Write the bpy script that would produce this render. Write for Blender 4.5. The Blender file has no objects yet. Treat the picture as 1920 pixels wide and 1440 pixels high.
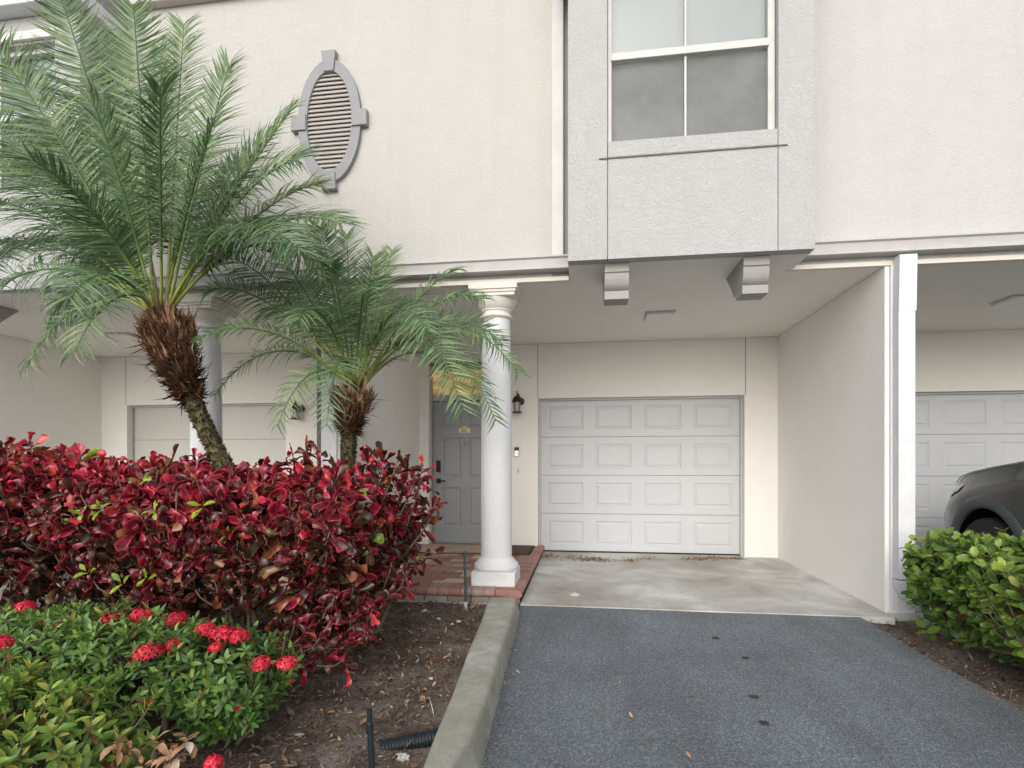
import bpy, math, random
import numpy as np
from mathutils import Vector, Matrix
R = math.radians
random.seed(7)
rng = np.random.default_rng(11)
S = bpy.context.scene
COL = S.collection

# ------------------------------------------------------------------ camera
CAMZ, F, HX, HY, YAW = 1.20, 1000.0, 960.0, 873.0, R(7.69)
cd = bpy.data.cameras.new("camera")
cam = bpy.data.objects.new("camera", cd)
COL.objects.link(cam)
cd.sensor_width = 36.0
cd.lens = F / 1920.0 * 36.0
cd.shift_y = (HY - 720.0) / 1920.0
cd.clip_start = 0.05
cd.clip_end = 3000
cam.location = (0, 0, CAMZ)
cam.rotation_euler = (R(90), 0, YAW)
S.camera = cam
S.render.resolution_x, S.render.resolution_y = 1024, 768

# ------------------------------------------------------------------ sky and sun (soft, open shade)
SUN_EL, SUN_AZ = 27.0, 187.0      # azimuth clockwise from +Y
w = bpy.data.worlds.new("World")
S.world = w
w.use_nodes = True
nt = w.node_tree
bg = nt.nodes['Background']
sky = nt.nodes.new('ShaderNodeTexSky')
sky.sky_type = 'NISHITA'
sky.sun_disc = False
sky.sun_elevation = R(SUN_EL)
sky.sun_rotation = R(SUN_AZ)
sky.air_density = 1.0
sky.dust_density = 2.5
hs = nt.nodes.new('ShaderNodeHueSaturation')
hs.inputs['Saturation'].default_value = 0.44
nt.links.new(sky.outputs[0], hs.inputs['Color'])
nt.links.new(hs.outputs[0], bg.inputs['Color'])
bg.inputs['Strength'].default_value = 0.13
sd = bpy.data.lights.new("sun", 'SUN')
sd.energy = 1.25
sd.angle = R(75)
sd.color = (1.0, 0.995, 0.985)
sun = bpy.data.objects.new("sun", sd)
COL.objects.link(sun)
az = R(SUN_AZ)
d = Vector((math.sin(az) * math.cos(R(SUN_EL)), math.cos(az) * math.cos(R(SUN_EL)), math.sin(R(SUN_EL))))
sun.rotation_euler = d.to_track_quat('Z', 'Y').to_euler()
S.view_settings.view_transform = 'Standard'
S.view_settings.look = 'None'
S.view_settings.gamma = 1.0
S.view_settings.exposure = 0.46

# ------------------------------------------------------------------ measuring helpers
CY, SY = math.cos(YAW), math.sin(YAW)
def at(px, py, Y):
    """point on the plane Y = const seen at a photo pixel (1920x1440)"""
    u = (px - HX) / F
    t = Y / (SY * u + CY)
    return Vector((t * (CY * u - SY), Y, CAMZ + (HY - py) / F * t))
def atz(px, py, z):
    u = (px - HX) / F
    t = (z - CAMZ) / ((HY - py) / F)
    return Vector((t * (CY * u - SY), t * (SY * u + CY), z))

# ------------------------------------------------------------------ object helpers
def tag(o, label=None, cat=None, group=None, kind=None):
    if label: o['label'] = label
    if cat: o['category'] = cat
    if group: o['group'] = group
    if kind: o['kind'] = kind
    return o
def empty(name, loc=(0, 0, 0), rz=0):
    o = bpy.data.objects.new(name, None)
    COL.objects.link(o)
    o.location = loc
    o.rotation_euler = (0, 0, rz)
    o.empty_display_size = 0.1
    return o
def link(o, parent):
    COL.objects.link(o)
    if parent is not None:
        o.parent = parent
    return o

class MB:
    def __init__(s):
        s.v = []; s.f = []; s.m = []; s.t = []
        s.mi = 0; s.tint = 0.5
    def add(s, vs, fs):
        b = len(s.v)
        s.v += [tuple(p) for p in vs]
        s.t += [s.tint] * len(vs)
        for f in fs:
            s.f.append([i + b for i in f]); s.m.append(s.mi)
    def box(s, x0, x1, y0, y1, z0, z1):
        vs = [(x, y, z) for z in (z0, z1) for y in (y0, y1) for x in (x0, x1)]
        s.add(vs, [(0, 2, 3, 1), (4, 5, 7, 6), (0, 1, 5, 4), (2, 6, 7, 3), (0, 4, 6, 2), (1, 3, 7, 5)])
    def prism_x(s, prof, x0, x1):
        """profile of (y,z) points extruded along x"""
        n = len(prof)
        vs = [(x0, y, z) for y, z in prof] + [(x1, y, z) for y, z in prof]
        fs = [tuple(range(n))[::-1], tuple(range(n, 2 * n))]
        for i in range(n):
            j = (i + 1) % n
            fs.append((i, j, n + j, n + i))
        s.add(vs, fs)
    def prism_y(s, prof, y0, y1):
        n = len(prof)
        vs = [(x, y0, z) for x, z in prof] + [(x, y1, z) for x, z in prof]
        fs = [tuple(range(n)), tuple(range(n, 2 * n))[::-1]]
        for i in range(n):
            j = (i + 1) % n
            fs.append((i, n + i, n + j, j))
        s.add(vs, fs)
    def tube(s, pts, rad, n=8, cap=True):
        pts = [Vector(p) for p in pts]
        if not hasattr(rad, '__len__'): rad = [rad] * len(pts)
        vs = []; fs = []
        ref = None
        for i, p in enumerate(pts):
            a = pts[max(i - 1, 0)]; b = pts[min(i + 1, len(pts) - 1)]
            t = (b - a)
            t = t.normalized() if t.length > 1e-9 else Vector((0, 0, 1))
            if ref is None:
                ref = Vector((1, 0, 0)) if abs(t.x) < 0.8 else Vector((0, 1, 0))
            u = (ref - t * ref.dot(t)).normalized(); v = t.cross(u); ref = u
            for k in range(n):
                an = 2 * math.pi * k / n
                vs.append(p + (u * math.cos(an) + v * math.sin(an)) * rad[i])
        for i in range(len(pts) - 1):
            for k in range(n):
                k2 = (k + 1) % n
                fs.append((i * n + k, i * n + k2, (i + 1) * n + k2, (i + 1) * n + k))
        if cap:
            fs.append(tuple(range(n))[::-1]); fs.append(tuple(range((len(pts) - 1) * n, len(pts) * n)))
        s.add(vs, fs)
    def lathe(s, prof, c=(0, 0, 0), n=32, axis='z', cap=True):
        vs = []; fs = []
        for r, h in prof:
            for k in range(n):
                a = 2 * math.pi * k / n
                if axis == 'z': vs.append((c[0] + r * math.cos(a), c[1] + r * math.sin(a), c[2] + h))
                elif axis == 'x': vs.append((c[0] + h, c[1] + r * math.cos(a), c[2] + r * math.sin(a)))
                else: vs.append((c[0] + r * math.cos(a), c[1] + h, c[2] - r * math.sin(a)))
        m = len(prof)
        for i in range(m - 1):
            for k in range(n):
                k2 = (k + 1) % n
                fs.append((i * n + k, i * n + k2, (i + 1) * n + k2, (i + 1) * n + k))
        if cap:
            fs.append(tuple(range(n))[::-1]); fs.append(tuple(range((m - 1) * n, m * n)))
        s.add(vs, fs)
    def panelled(s, x0, x1, z0, z1, y, cols, rows, rings):
        """wall sheet facing -Y with sunk/raised panels. rings: (inset, depth) nested"""
        xs = [x0]; zs = [z0]
        for a, b in cols: xs += [a, b]
        for a, b in rows: zs += [a, b]
        xs.append(x1); zs.append(z1)
        for i in range(len(xs) - 1):
            for j in range(len(zs) - 1):
                a, b, c, d_ = xs[i], xs[i + 1], zs[j], zs[j + 1]
                if i % 2 == 1 and j % 2 == 1:
                    vs = []; fs = []
                    for ins, dp in rings:
                        vs += [(a + ins, y + dp, c + ins), (b - ins, y + dp, c + ins), (b - ins, y + dp, d_ - ins), (a + ins, y + dp, d_ - ins)]
                    for q in range(len(rings) - 1):
                        for k in range(4):
                            k2 = (k + 1) % 4
                            fs.append((q * 4 + k, q * 4 + k2, q * 4 + 4 + k2, q * 4 + 4 + k))
                    e = (len(rings) - 1) * 4
                    fs.append((e, e + 1, e + 2, e + 3))
                    s.add(vs, fs)
                else:
                    s.add([(a, y, c), (b, y, c), (b, y, d_), (a, y, d_)], [(0, 1, 2, 3)])
    def build(s, name, mats, parent=None, smooth=False, bevel=0, subsurf=0, angle=35, weld=False):
        me = bpy.data.meshes.new(name)
        me.from_pydata(s.v, [], s.f)
        if not isinstance(mats, (list, tuple)): mats = [mats]
        for m in mats: me.materials.append(m)
        me.polygons.foreach_set('material_index', s.m)
        at_ = me.attributes.new('tint', 'FLOAT', 'POINT')
        at_.data.foreach_set('value', np.array(s.t, dtype=np.float32))
        if smooth:
            me.polygons.foreach_set('use_smooth', [True] * len(me.polygons))
            if angle: me.set_sharp_from_angle(angle=R(angle))
        me.update()
        o = bpy.data.objects.new(name, me)
        link(o, parent)
        if weld:
            o.modifiers.new('w', 'WELD').merge_threshold = 0.0005
        if bevel:
            b = o.modifiers.new('b', 'BEVEL'); b.width = bevel; b.segments = 2; b.limit_method = 'ANGLE'; b.angle_limit = R(40)
        if subsurf:
            b = o.modifiers.new('s', 'SUBSURF'); b.levels = subsurf; b.render_levels = subsurf
        return o

def bezier(p0, p1, p2, p3, n):
    out = []
    for i in range(n):
        t = i / (n - 1)
        out.append(p0 * (1 - t) ** 3 + p1 * 3 * t * (1 - t) ** 2 + p2 * 3 * t * t * (1 - t) + p3 * t ** 3)
    return out

def norm(a):
    return a / np.maximum(np.linalg.norm(a, axis=-1, keepdims=True), 1e-9)

def leaves(name, mat, parent, o, D, U, L, W, curl, twist, cup, tint, rows=5, shape='ellip', extra=None, wave=0.0):
    """one mesh of many leaves; every leaf is a bent, cupped blade of (rows x 3) vertices"""
    o = np.asarray(o, float); D = norm(np.asarray(D, float)); U = np.asarray(U, float)
    U = norm(U - D * (U * D).sum(1, keepdims=True)); Sd = np.cross(D, U)
    N = len(o)
    L, W, curl, twist, cup, tint = [np.broadcast_to(np.asarray(a, float), (N,)) for a in (L, W, curl, twist, cup, tint)]
    s = np.linspace(0, 1, rows)
    if shape == 'ellip': ws = np.sin(np.pi * np.clip(s, 0.03, 0.97) ** 0.85) ** 0.8
    elif shape == 'obov': ws = np.sin(np.pi * np.clip(s, 0.04, 0.95) ** 1.5) ** 0.75
    elif shape == 'spoon': ws = np.clip(0.22 + 0.9 * s ** 1.2, 0, 1) * np.sqrt(np.clip(1 - np.clip((s - 0.80) / 0.205, 0, 1) ** 2, 0.0, 1)) * np.clip(s * 9 + 0.2, 0, 1)
    elif shape == 'round': ws = np.sin(np.pi * np.clip(s, 0.04, 0.93)) ** 0.55
    else: ws = np.clip(np.minimum(s * 6 + 0.35, (1 - s) * 1.5 + 0.02), 0, 1)
    a = np.where(np.abs(curl) < 1e-3, 1e-3, curl)[:, None]
    x = L[:, None] * np.sin(a * s) / a
    z = L[:, None] * (1 - np.cos(a * s)) / a
    Nn = U[:, None, :] * np.cos(a * s)[..., None] - D[:, None, :] * np.sin(a * s)[..., None]
    mid = o[:, None, :] + D[:, None, :] * x[..., None] + U[:, None, :] * z[..., None]
    th = (twist[:, None] * s)[..., None]
    lat = Sd[:, None, :] * np.cos(th) + Nn * np.sin(th)
    nn = Nn * np.cos(th) - Sd[:, None, :] * np.sin(th)
    wd = (W[:, None] * 0.5 * ws)[..., None]
    cupz = wd * cup[:, None, None]
    wv = 0
    if wave:
        ph = rng.uniform(0, 6.28, (N, 1))
        wv = (np.sin(s[None] * 11 + ph) * wave * W[:, None])[..., None] * nn
    V = np.stack([mid - lat * wd + nn * cupz + wv, mid, mid + lat * wd + nn * cupz - wv], axis=2)  # N,rows,3,3
    V = V.reshape(-1, 3)
    base = np.arange(N)[:, None, None] * rows * 3
    r = np.arange(rows - 1)[None, :, None] * 3
    c = np.arange(2)[None, None, :]
    q = base + r + c
    faces = np.stack([q, q + 1, q + 4, q + 3], axis=-1).reshape(-1, 4)
    ed = np.tile(np.array([1, 0, 1.0]), N * rows)
    al = np.tile(np.repeat(s, 3), N)
    tt = np.repeat(tint, rows * 3)
    if extra is not None:      # MB geometry joined in (second material)
        nb = len(V)
        V = np.vstack([V, np.array(extra.v)])
        ed = np.concatenate([ed, np.zeros(len(extra.v))]); al = np.concatenate([al, np.zeros(len(extra.v))])
        tt = np.concatenate([tt, np.array(extra.t)])
    me = bpy.data.meshes.new(name)
    nf = len(faces)
    flat = faces.ravel().tolist(); starts = list(range(0, nf * 4, 4))
    mi = [0] * nf
    if extra is not None:
        for f in extra.f:
            starts.append(len(flat)); flat += [i + nb for i in f]; mi.append(1)
    me.vertices.add(len(V)); me.vertices.foreach_set('co', V.astype(np.float32).ravel())
    me.loops.add(len(flat)); me.loops.foreach_set('vertex_index', flat)
    me.polygons.add(len(starts)); me.polygons.foreach_set('loop_start', starts)
    me.polygons.foreach_set('material_index', mi)
    me.polygons.foreach_set('use_smooth', [True] * len(starts))
    for nm, arr in (('tint', tt), ('edge', ed), ('along', al)):
        me.attributes.new(nm, 'FLOAT', 'POINT').data.foreach_set('value', np.asarray(arr, np.float32))
    me.update(calc_edges=True)
    me.validate()
    for m in (mat if isinstance(mat, (list, tuple)) else [mat]): me.materials.append(m)
    ob = bpy.data.objects.new(name, me)
    return link(ob, parent)

# ------------------------------------------------------------------ materials
def newmat(name):
    m = bpy.data.materials.new(name); m.use_nodes = True
    n = m.node_tree.nodes; l = m.node_tree.links
    return m, n, l, n['Principled BSDF'], n['Material Output']
def coords(n, l, scale=None):
    tc = n.new('ShaderNodeTexCoord')
    if scale is None: return tc.outputs['Object']
    mp = n.new('ShaderNodeMapping'); mp.inputs['Scale'].default_value = scale
    l.new(tc.outputs['Object'], mp.inputs[0]); return mp.outputs[0]
def noise(n, l, vec, scale, detail=4, rough=0.55, dist=0.0):
    t = n.new('ShaderNodeTexNoise'); t.inputs['Scale'].default_value = scale; t.inputs['Detail'].default_value = detail
    t.inputs['Roughness'].default_value = rough; t.inputs['Distortion'].default_value = dist
    l.new(vec, t.inputs['Vector']); return t.outputs['Fac']
def ramp(n, l, fac, stops, interp='LINEAR'):
    r = n.new('ShaderNodeValToRGB'); r.color_ramp.interpolation = interp
    e = r.color_ramp.elements
    while len(e) < len(stops): e.new(0.5)
    for k, (p, c) in enumerate(stops):
        e[k].position = p; e[k].color = (*c, 1) if len(c) == 3 else c
    l.new(fac, r.inputs[0]); return r.outputs[0]
def mix(n, l, fac, a, b, mode='MIX'):
    m = n.new('ShaderNodeMix'); m.data_type = 'RGBA'; m.blend_type = mode
    for sock, v in ((m.inputs[0], fac), (m.inputs[6], a), (m.inputs[7], b)):
        if isinstance(v, bpy.types.NodeSocket): l.new(v, sock)
        elif isinstance(v, (int, float)): sock.default_value = v
        else: sock.default_value = (*v, 1)
    return m.outputs[2]
def mth(n, l, op, a, b=0.0):
    m = n.new('ShaderNodeMath'); m.operation = op
    for k, v in enumerate((a, b)):
        if isinstance(v, bpy.types.NodeSocket): l.new(v, m.inputs[k])
        else: m.inputs[k].default_value = v
    return m.outputs[0]
def bump(n, l, bs, h, strength=0.3, dist=0.01):
    b = n.new('ShaderNodeBump'); b.inputs['Strength'].default_value = strength; b.inputs['Distance'].default_value = dist
    l.new(h, b.inputs['Height']); l.new(b.outputs[0], bs.inputs['Normal'])
def attr(n, name):
    a = n.new('ShaderNodeAttribute'); a.attribute_name = name; return a.outputs['Fac']

def plain(name, col, rough=0.5, metal=0.0, var=0.06, nscale=8, bmp=0.0, bscale=60, spec=0.5):
    m, n, l, bs, out = newmat(name)
    v = coords(n, l)
    f = noise(n, l, v, nscale, 5)
    lo = tuple(c * (1 - var) for c in col); hi = tuple(min(1, c * (1 + var)) for c in col)
    l.new(ramp(n, l, f, [(0.3, lo), (0.7, hi)]), bs.inputs['Base Color'])
    bs.inputs['Roughness'].default_value = rough; bs.inputs['Metallic'].default_value = metal
    bs.inputs['Specular IOR Level'].default_value = spec
    if bmp: bump(n, l, bs, noise(n, l, v, bscale, 4), bmp, 0.004)
    return m

def stucco(name, col, strength=0.5, scale=26, dist=0.006, dirt=0.05, streak=0.0):
    m, n, l, bs, out = newmat(name)
    v = coords(n, l)
    big = noise(n, l, v, 0.9, 5, 0.6)
    mid = noise(n, l, v, 5.0, 4)
    c1 = ramp(n, l, big, [(0.3, tuple(c * (1 - dirt) for c in col)), (0.7, col)])
    c2 = mix(n, l, 0.35, c1, ramp(n, l, mid, [(0.35, tuple(c * 0.93 for c in col)), (0.65, col)]))
    stk = noise(n, l, coords(n, l, (7, 7, 0.5)), 1.0, 5, 0.6)
    c2 = mix(n, l, streak, c2, mix(n, l, 1.0, c2, ramp(n, l, stk, [(0.30, (0.86, 0.85, 0.82)), (0.52, (1, 1, 1))]), 'MULTIPLY'))
    fine = noise(n, l, v, 260, 2)
    c3 = mix(n, l, 0.25, c2, ramp(n, l, fine, [(0.3, tuple(c * 0.80 for c in col)), (0.6, col)]))
    l.new(c3, bs.inputs['Base Color'])
    bs.inputs['Roughness'].default_value = 0.85
    bs.inputs['Specular IOR Level'].default_value = 0.2
    k = noise(n, l, v, scale, 3, 0.5, 1.6)
    kk = ramp(n, l, k, [(0.42, (0, 0, 0)), (0.55, (1, 1, 1))])
    h = mth(n, l, 'ADD', mth(n, l, 'MULTIPLY', kk, 0.7), mth(n, l, 'MULTIPLY', noise(n, l, v, scale * 7, 3), 0.45))
    bump(n, l, bs, h, strength, dist)
    return m

M = {}
M['upper'] = stucco('cream_stucco', (0.555, 0.538, 0.508), 0.48, 24, 0.008, 0.05, 0.30)
M['right'] = stucco('white_stucco', (0.555, 0.547, 0.532), 0.48, 24, 0.008, 0.05, 0.25)
M['inner_lifted'] = stucco('smooth_cream_stucco_shade_lift', (0.90, 0.88, 0.84), 0.14, 30, 0.003)  # same paint as the outer stucco, colour lightened to offset the carport shade
M['bay'] = stucco('grey_white_stucco', (0.505, 0.503, 0.50), 0.6, 27, 0.009, 0.05, 0.30)
M['column'] = stucco('rough_white_stucco', (0.83, 0.84, 0.85), 0.6, 55, 0.006)
M['capital'] = stucco('cream_moulding', (0.78, 0.74, 0.68), 0.08, 60, 0.002)
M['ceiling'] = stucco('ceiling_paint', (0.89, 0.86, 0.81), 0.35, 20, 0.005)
M['trim_grey'] = plain('grey_trim_paint', (0.275, 0.275, 0.285), 0.6, bmp=0.05)
M['corbel'] = plain('corbel_paint', (0.33, 0.315, 0.30), 0.6, bmp=0.08, bscale=40)
M['louvre'] = plain('louvre_paint', (0.44, 0.41, 0.385), 0.6)
M['louvre_dark'] = plain('vent_shadow_box', (0.10, 0.085, 0.075), 0.9)
M['frieze'] = plain('frieze_paint', (0.52, 0.475, 0.43), 0.7)
M['white_trim'] = plain('white_trim_paint', (0.57, 0.56, 0.54), 0.45, bmp=0.04)
M['gutter'] = plain('aluminium_gutter', (0.48, 0.465, 0.45), 0.4, bmp=0.03, bscale=15)
M['brown_line'] = plain('brown_sealant', (0.20, 0.155, 0.12), 0.8)
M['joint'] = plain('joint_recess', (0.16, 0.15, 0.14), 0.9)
M['downspout'] = plain('white_downspout', (0.66, 0.67, 0.69), 0.35)
M['garage'] = plain('white_garage_steel', (0.575, 0.595, 0.615), 0.42, var=0.02, bmp=0.06, bscale=90)
M['garage_plain'] = plain('grey_garage_steel', (0.58, 0.57, 0.54), 0.45, var=0.02, bmp=0.03)
M['door'] = plain('grey_door_paint', (0.33, 0.34, 0.36), 0.4, var=0.03)
M['doorframe'] = plain('door_frame_paint', (0.42, 0.41, 0.40), 0.5)
M['black'] = plain('black_metal', (0.012, 0.012, 0.014), 0.35, 0.3)
M['bronze'] = plain('dark_bronze', (0.045, 0.035, 0.022), 0.4, 0.6)
M['brass'] = plain('pale_brass', (0.62, 0.52, 0.34), 0.35, 0.4)
M['brass_dark'] = plain('brass_relief', (0.20, 0.15, 0.08), 0.4, 0.4)
M['steel'] = plain('brushed_steel', (0.55, 0.55, 0.53), 0.25, 0.9)
M['blind'] = plain('vertical_blind', (0.40, 0.42, 0.42), 0.8, var=0.04, nscale=3)
M['blackplastic'] = plain('black_plastic_pipe', (0.012, 0.018, 0.024), 0.4)
M['greenpipe'] = plain('weathered_green_pipe', (0.05, 0.075, 0.075), 0.6, var=0.4, nscale=30)
M['light_lens'] = plain('ceiling_light_lens', (0.80, 0.79, 0.76), 0.4)
M['mat'] = plain('beige_mat_fibre', (0.44, 0.35, 0.26), 0.95, var=0.12, nscale=50, bmp=0.6, bscale=300)
M['mat_dark'] = plain('brown_mat_fibre', (0.09, 0.055, 0.038), 0.95, var=0.5, nscale=60, bmp=0.9, bscale=120)
M['bark'] = plain('grey_bark', (0.20, 0.155, 0.11), 0.9, var=0.4, nscale=25, bmp=0.5, bscale=80)
M['bark_dark'] = plain('dark_bark', (0.11, 0.08, 0.055), 0.9, var=0.4, nscale=25, bmp=0.5, bscale=80)
M['stone'] = plain('white_stone_chips', (0.55, 0.54, 0.50), 0.9, var=0.2, nscale=60)
M['tyre'] = plain('tyre_rubber', (0.018, 0.018, 0.019), 0.75, bmp=0.3, bscale=120)
M['cladding'] = plain('grey_plastic_cladding', (0.055, 0.066, 0.074), 0.55)
M['well'] = plain('wheel_well', (0.004, 0.004, 0.004), 0.95, spec=0.1)
M['lamp'] = plain('headlight_glass', (0.75, 0.78, 0.80), 0.08)
M['lamp_dark'] = plain('smoked_lamp', (0.05, 0.05, 0.055), 0.08)
M['alloy'] = plain('alloy_rim', (0.06, 0.06, 0.062), 0.3, 0.7)
M['alloy_edge'] = plain('machined_alloy', (0.6, 0.6, 0.6), 0.25, 0.9)
M['carglass'] = plain('dark_car_glass', (0.012, 0.014, 0.016), 0.05)
M['caoutchouc'] = plain('door_seal', (0.03, 0.03, 0.03), 0.8)

def car_paint():
    m, n, l, bs, out = newmat('dark_grey_car_paint')
    bs.inputs['Base Color'].default_value = (0.050, 0.052, 0.058, 1)
    bs.inputs['Metallic'].default_value = 0.6; bs.inputs['Roughness'].default_value = 0.28
    bs.inputs['Coat Weight'].default_value = 1.0; bs.inputs['Coat Roughness'].default_value = 0.06
    f = noise(n, l, coords(n, l), 900, 2)
    l.new(ramp(n, l, f, [(0.3, (0.032, 0.036, 0.044)), (0.7, (0.052, 0.056, 0.064))]), bs.inputs['Base Color'])
    return m
M['paint'] = car_paint()

def glass():
    m, n, l, bs, out = newmat('window_glass')
    g = n.new('ShaderNodeBsdfGlossy'); g.inputs['Roughness'].default_value = 0.03
    t = n.new('ShaderNodeBsdfTransparent'); t.inputs[0].default_value = (0.90, 0.94, 0.93, 1)
    fr = n.new('ShaderNodeFresnel'); fr.inputs[0].default_value = 1.6
    f = mth(n, l, 'ADD', mth(n, l, 'MULTIPLY', fr.outputs[0], 1.0), 0.06)
    mx = n.new('ShaderNodeMixShader'); l.new(f, mx.inputs[0]); l.new(t.outputs[0], mx.inputs[1]); l.new(g.outputs[0], mx.inputs[2])
    b = n.new('ShaderNodeBump'); b.inputs['Strength'].default_value = 0.05; b.inputs['Distance'].default_value = 0.01
    l.new(noise(n, l, coords(n, l), 2.5, 2), b.inputs['Height']); l.new(b.outputs[0], g.inputs['Normal'])
    l.new(mx.outputs[0], out.inputs[0]); return m
M['glass'] = glass()
def screen():
    m, n, l, bs, out = newmat('insect_screen')
    v = coords(n, l)
    bs.inputs['Roughness'].default_value = 0.8
    f = noise(n, l, v, 3.2, 4, 0.6)
    l.new(ramp(n, l, f, [(0.35, (0.19, 0.20, 0.187)), (0.65, (0.25, 0.258, 0.255))]), bs.inputs['Base Color'])
    t = n.new('ShaderNodeBsdfTransparent')
    mx = n.new('ShaderNodeMixShader')
    f2 = ramp(n, l, noise(n, l, v, 4.5, 4), [(0.3, (0.74,) * 3), (0.7, (0.60,) * 3)])
    l.new(f2, mx.inputs[0]); l.new(t.outputs[0], mx.inputs[1]); l.new(bs.outputs[0], mx.inputs[2])
    l.new(mx.outputs[0], out.inputs[0]); return m
M['screen'] = screen()
def lit_glass():
    m, n, l, bs, out = newmat('lit_transom_glass')
    v = coords(n, l, (1.5, 1, 6))
    c = ramp(n, l, noise(n, l, v, 2.2, 3, 0.5, 0.4), [(0.3, (0.32, 0.17, 0.05)), (0.5, (0.55, 0.34, 0.12)), (0.72, (0.85, 0.62, 0.30))])
    bs.inputs['Base Color'].default_value = (0.08, 0.06, 0.04, 1); bs.inputs['Roughness'].default_value = 0.1
    l.new(c, bs.inputs['Emission Color']); bs.inputs['Emission Strength'].default_value = 0.42
    return m
M['lit'] = lit_glass()

def asphalt():
    m, n, l, bs, out = newmat('asphalt')
    v = coords(n, l)
    vo = n.new('ShaderNodeTexVoronoi'); vo.inputs['Scale'].default_value = 165; l.new(v, vo.inputs['Vector'])
    st = ramp(n, l, vo.outputs['Color'], [(0.0, (0.070, 0.082, 0.094)), (0.55, (0.165, 0.190, 0.214)), (0.86, (0.27, 0.298, 0.32)), (1.0, (0.44, 0.46, 0.47))])
    big = ramp(n, l, noise(n, l, v, 1.3, 5, 0.6), [(0.3, (0.80,) * 3), (0.7, (1.12,) * 3)])
    tr = ramp(n, l, noise(n, l, coords(n, l, (1.6, 0.35, 1)), 1.5, 4, 0.6, 0.6), [(0.3, (0.84,) * 3), (0.7, (1.10,) * 3)])
    c = mix(n, l, 1.0, mix(n, l, 1.0, st, big, 'MULTIPLY'), tr, 'MULTIPLY')
    fl = noise(n, l, v, 420, 2)
    c = mix(n, l, ramp(n, l, fl, [(0.66, (0, 0, 0)), (0.74, (1, 1, 1))]), c, (0.34, 0.36, 0.37))
    l.new(c, bs.inputs['Base Color']); bs.inputs['Roughness'].default_value = 0.88
    h = mth(n, l, 'ADD', vo.outputs['Distance'], mth(n, l, 'MULTIPLY', noise(n, l, v, 60, 4), 0.5))
    bump(n, l, bs, h, 0.8, 0.005); return m
M['asphalt'] = asphalt()
def concrete(name, col, grime, moss=None, sc=1.0):
    m, n, l, bs, out = newmat(name)
    v = coords(n, l)
    a = noise(n, l, v, 1.1 * sc, 7, 0.62, 0.5)
    c = ramp(n, l, a, [(0.28, grime), (0.50, tuple((p + q) / 2 for p, q in zip(col, grime))), (0.62, col), (0.8, tuple(min(1, q * 1.12) for q in col))])
    sp = noise(n, l, v, 130, 3)
    c = mix(n, l, 0.5, c, mix(n, l, 1.0, c, ramp(n, l, sp, [(0.35, (0.65,) * 3), (0.6, (1.15,) * 3)]), 'MULTIPLY'))
    if moss:
        ms = ramp(n, l, noise(n, l, v, 4.5 * sc, 6, 0.7, 0.8), [(0.42, (0, 0, 0)), (0.62, (1, 1, 1))])
        c = mix(n, l, mth(n, l, 'MULTIPLY', ms, 0.65), c, moss)
    l.new(c, bs.inputs['Base Color']); bs.inputs['Roughness'].default_value = 0.9
    bump(n, l, bs, mth(n, l, 'ADD', sp, mth(n, l, 'MULTIPLY', a, 2.0)), 0.45, 0.005)
    return m
M['slab'] = concrete('stained_concrete', (0.66, 0.655, 0.64), (0.33, 0.30, 0.26))
M['kerb'] = concrete('mossy_kerb_concrete', (0.48, 0.475, 0.44), (0.29, 0.28, 0.23), (0.27, 0.26, 0.18), 1.8)
M['bounce_road'] = concrete('bounce_pale_road', (0.52, 0.51, 0.48), (0.42, 0.41, 0.38))  # unseen street, coloured pale to bounce light into the carport
def soil():
    m, n, l, bs, out = newmat('mulch_soil')
    v = coords(n, l)
    a = noise(n, l, v, 5, 7, 0.7)
    b = noise(n, l, v, 70, 4, 0.7)
    c = ramp(n, l, a, [(0.3, (0.085, 0.065, 0.052)), (0.5, (0.175, 0.138, 0.115)), (0.72, (0.32, 0.27, 0.235))])
    c = mix(n, l, 1.0, c, ramp(n, l, b, [(0.3, (0.45,) * 3), (0.7, (1.6,) * 3)]), 'MULTIPLY')
    l.new(c, bs.inputs['Base Color']); bs.inputs['Roughness'].default_value = 0.95
    bs.inputs['Specular IOR Level'].default_value = 0.2
    bump(n, l, bs, mth(n, l, 'ADD', b, a), 1.0, 0.02); return m
M['soil'] = soil()
M['ground'] = plain('far_ground', (0.33, 0.325, 0.29), 0.95, var=0.2, nscale=0.4)  # unseen far ground, colour raised for more bounce under the carport
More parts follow.
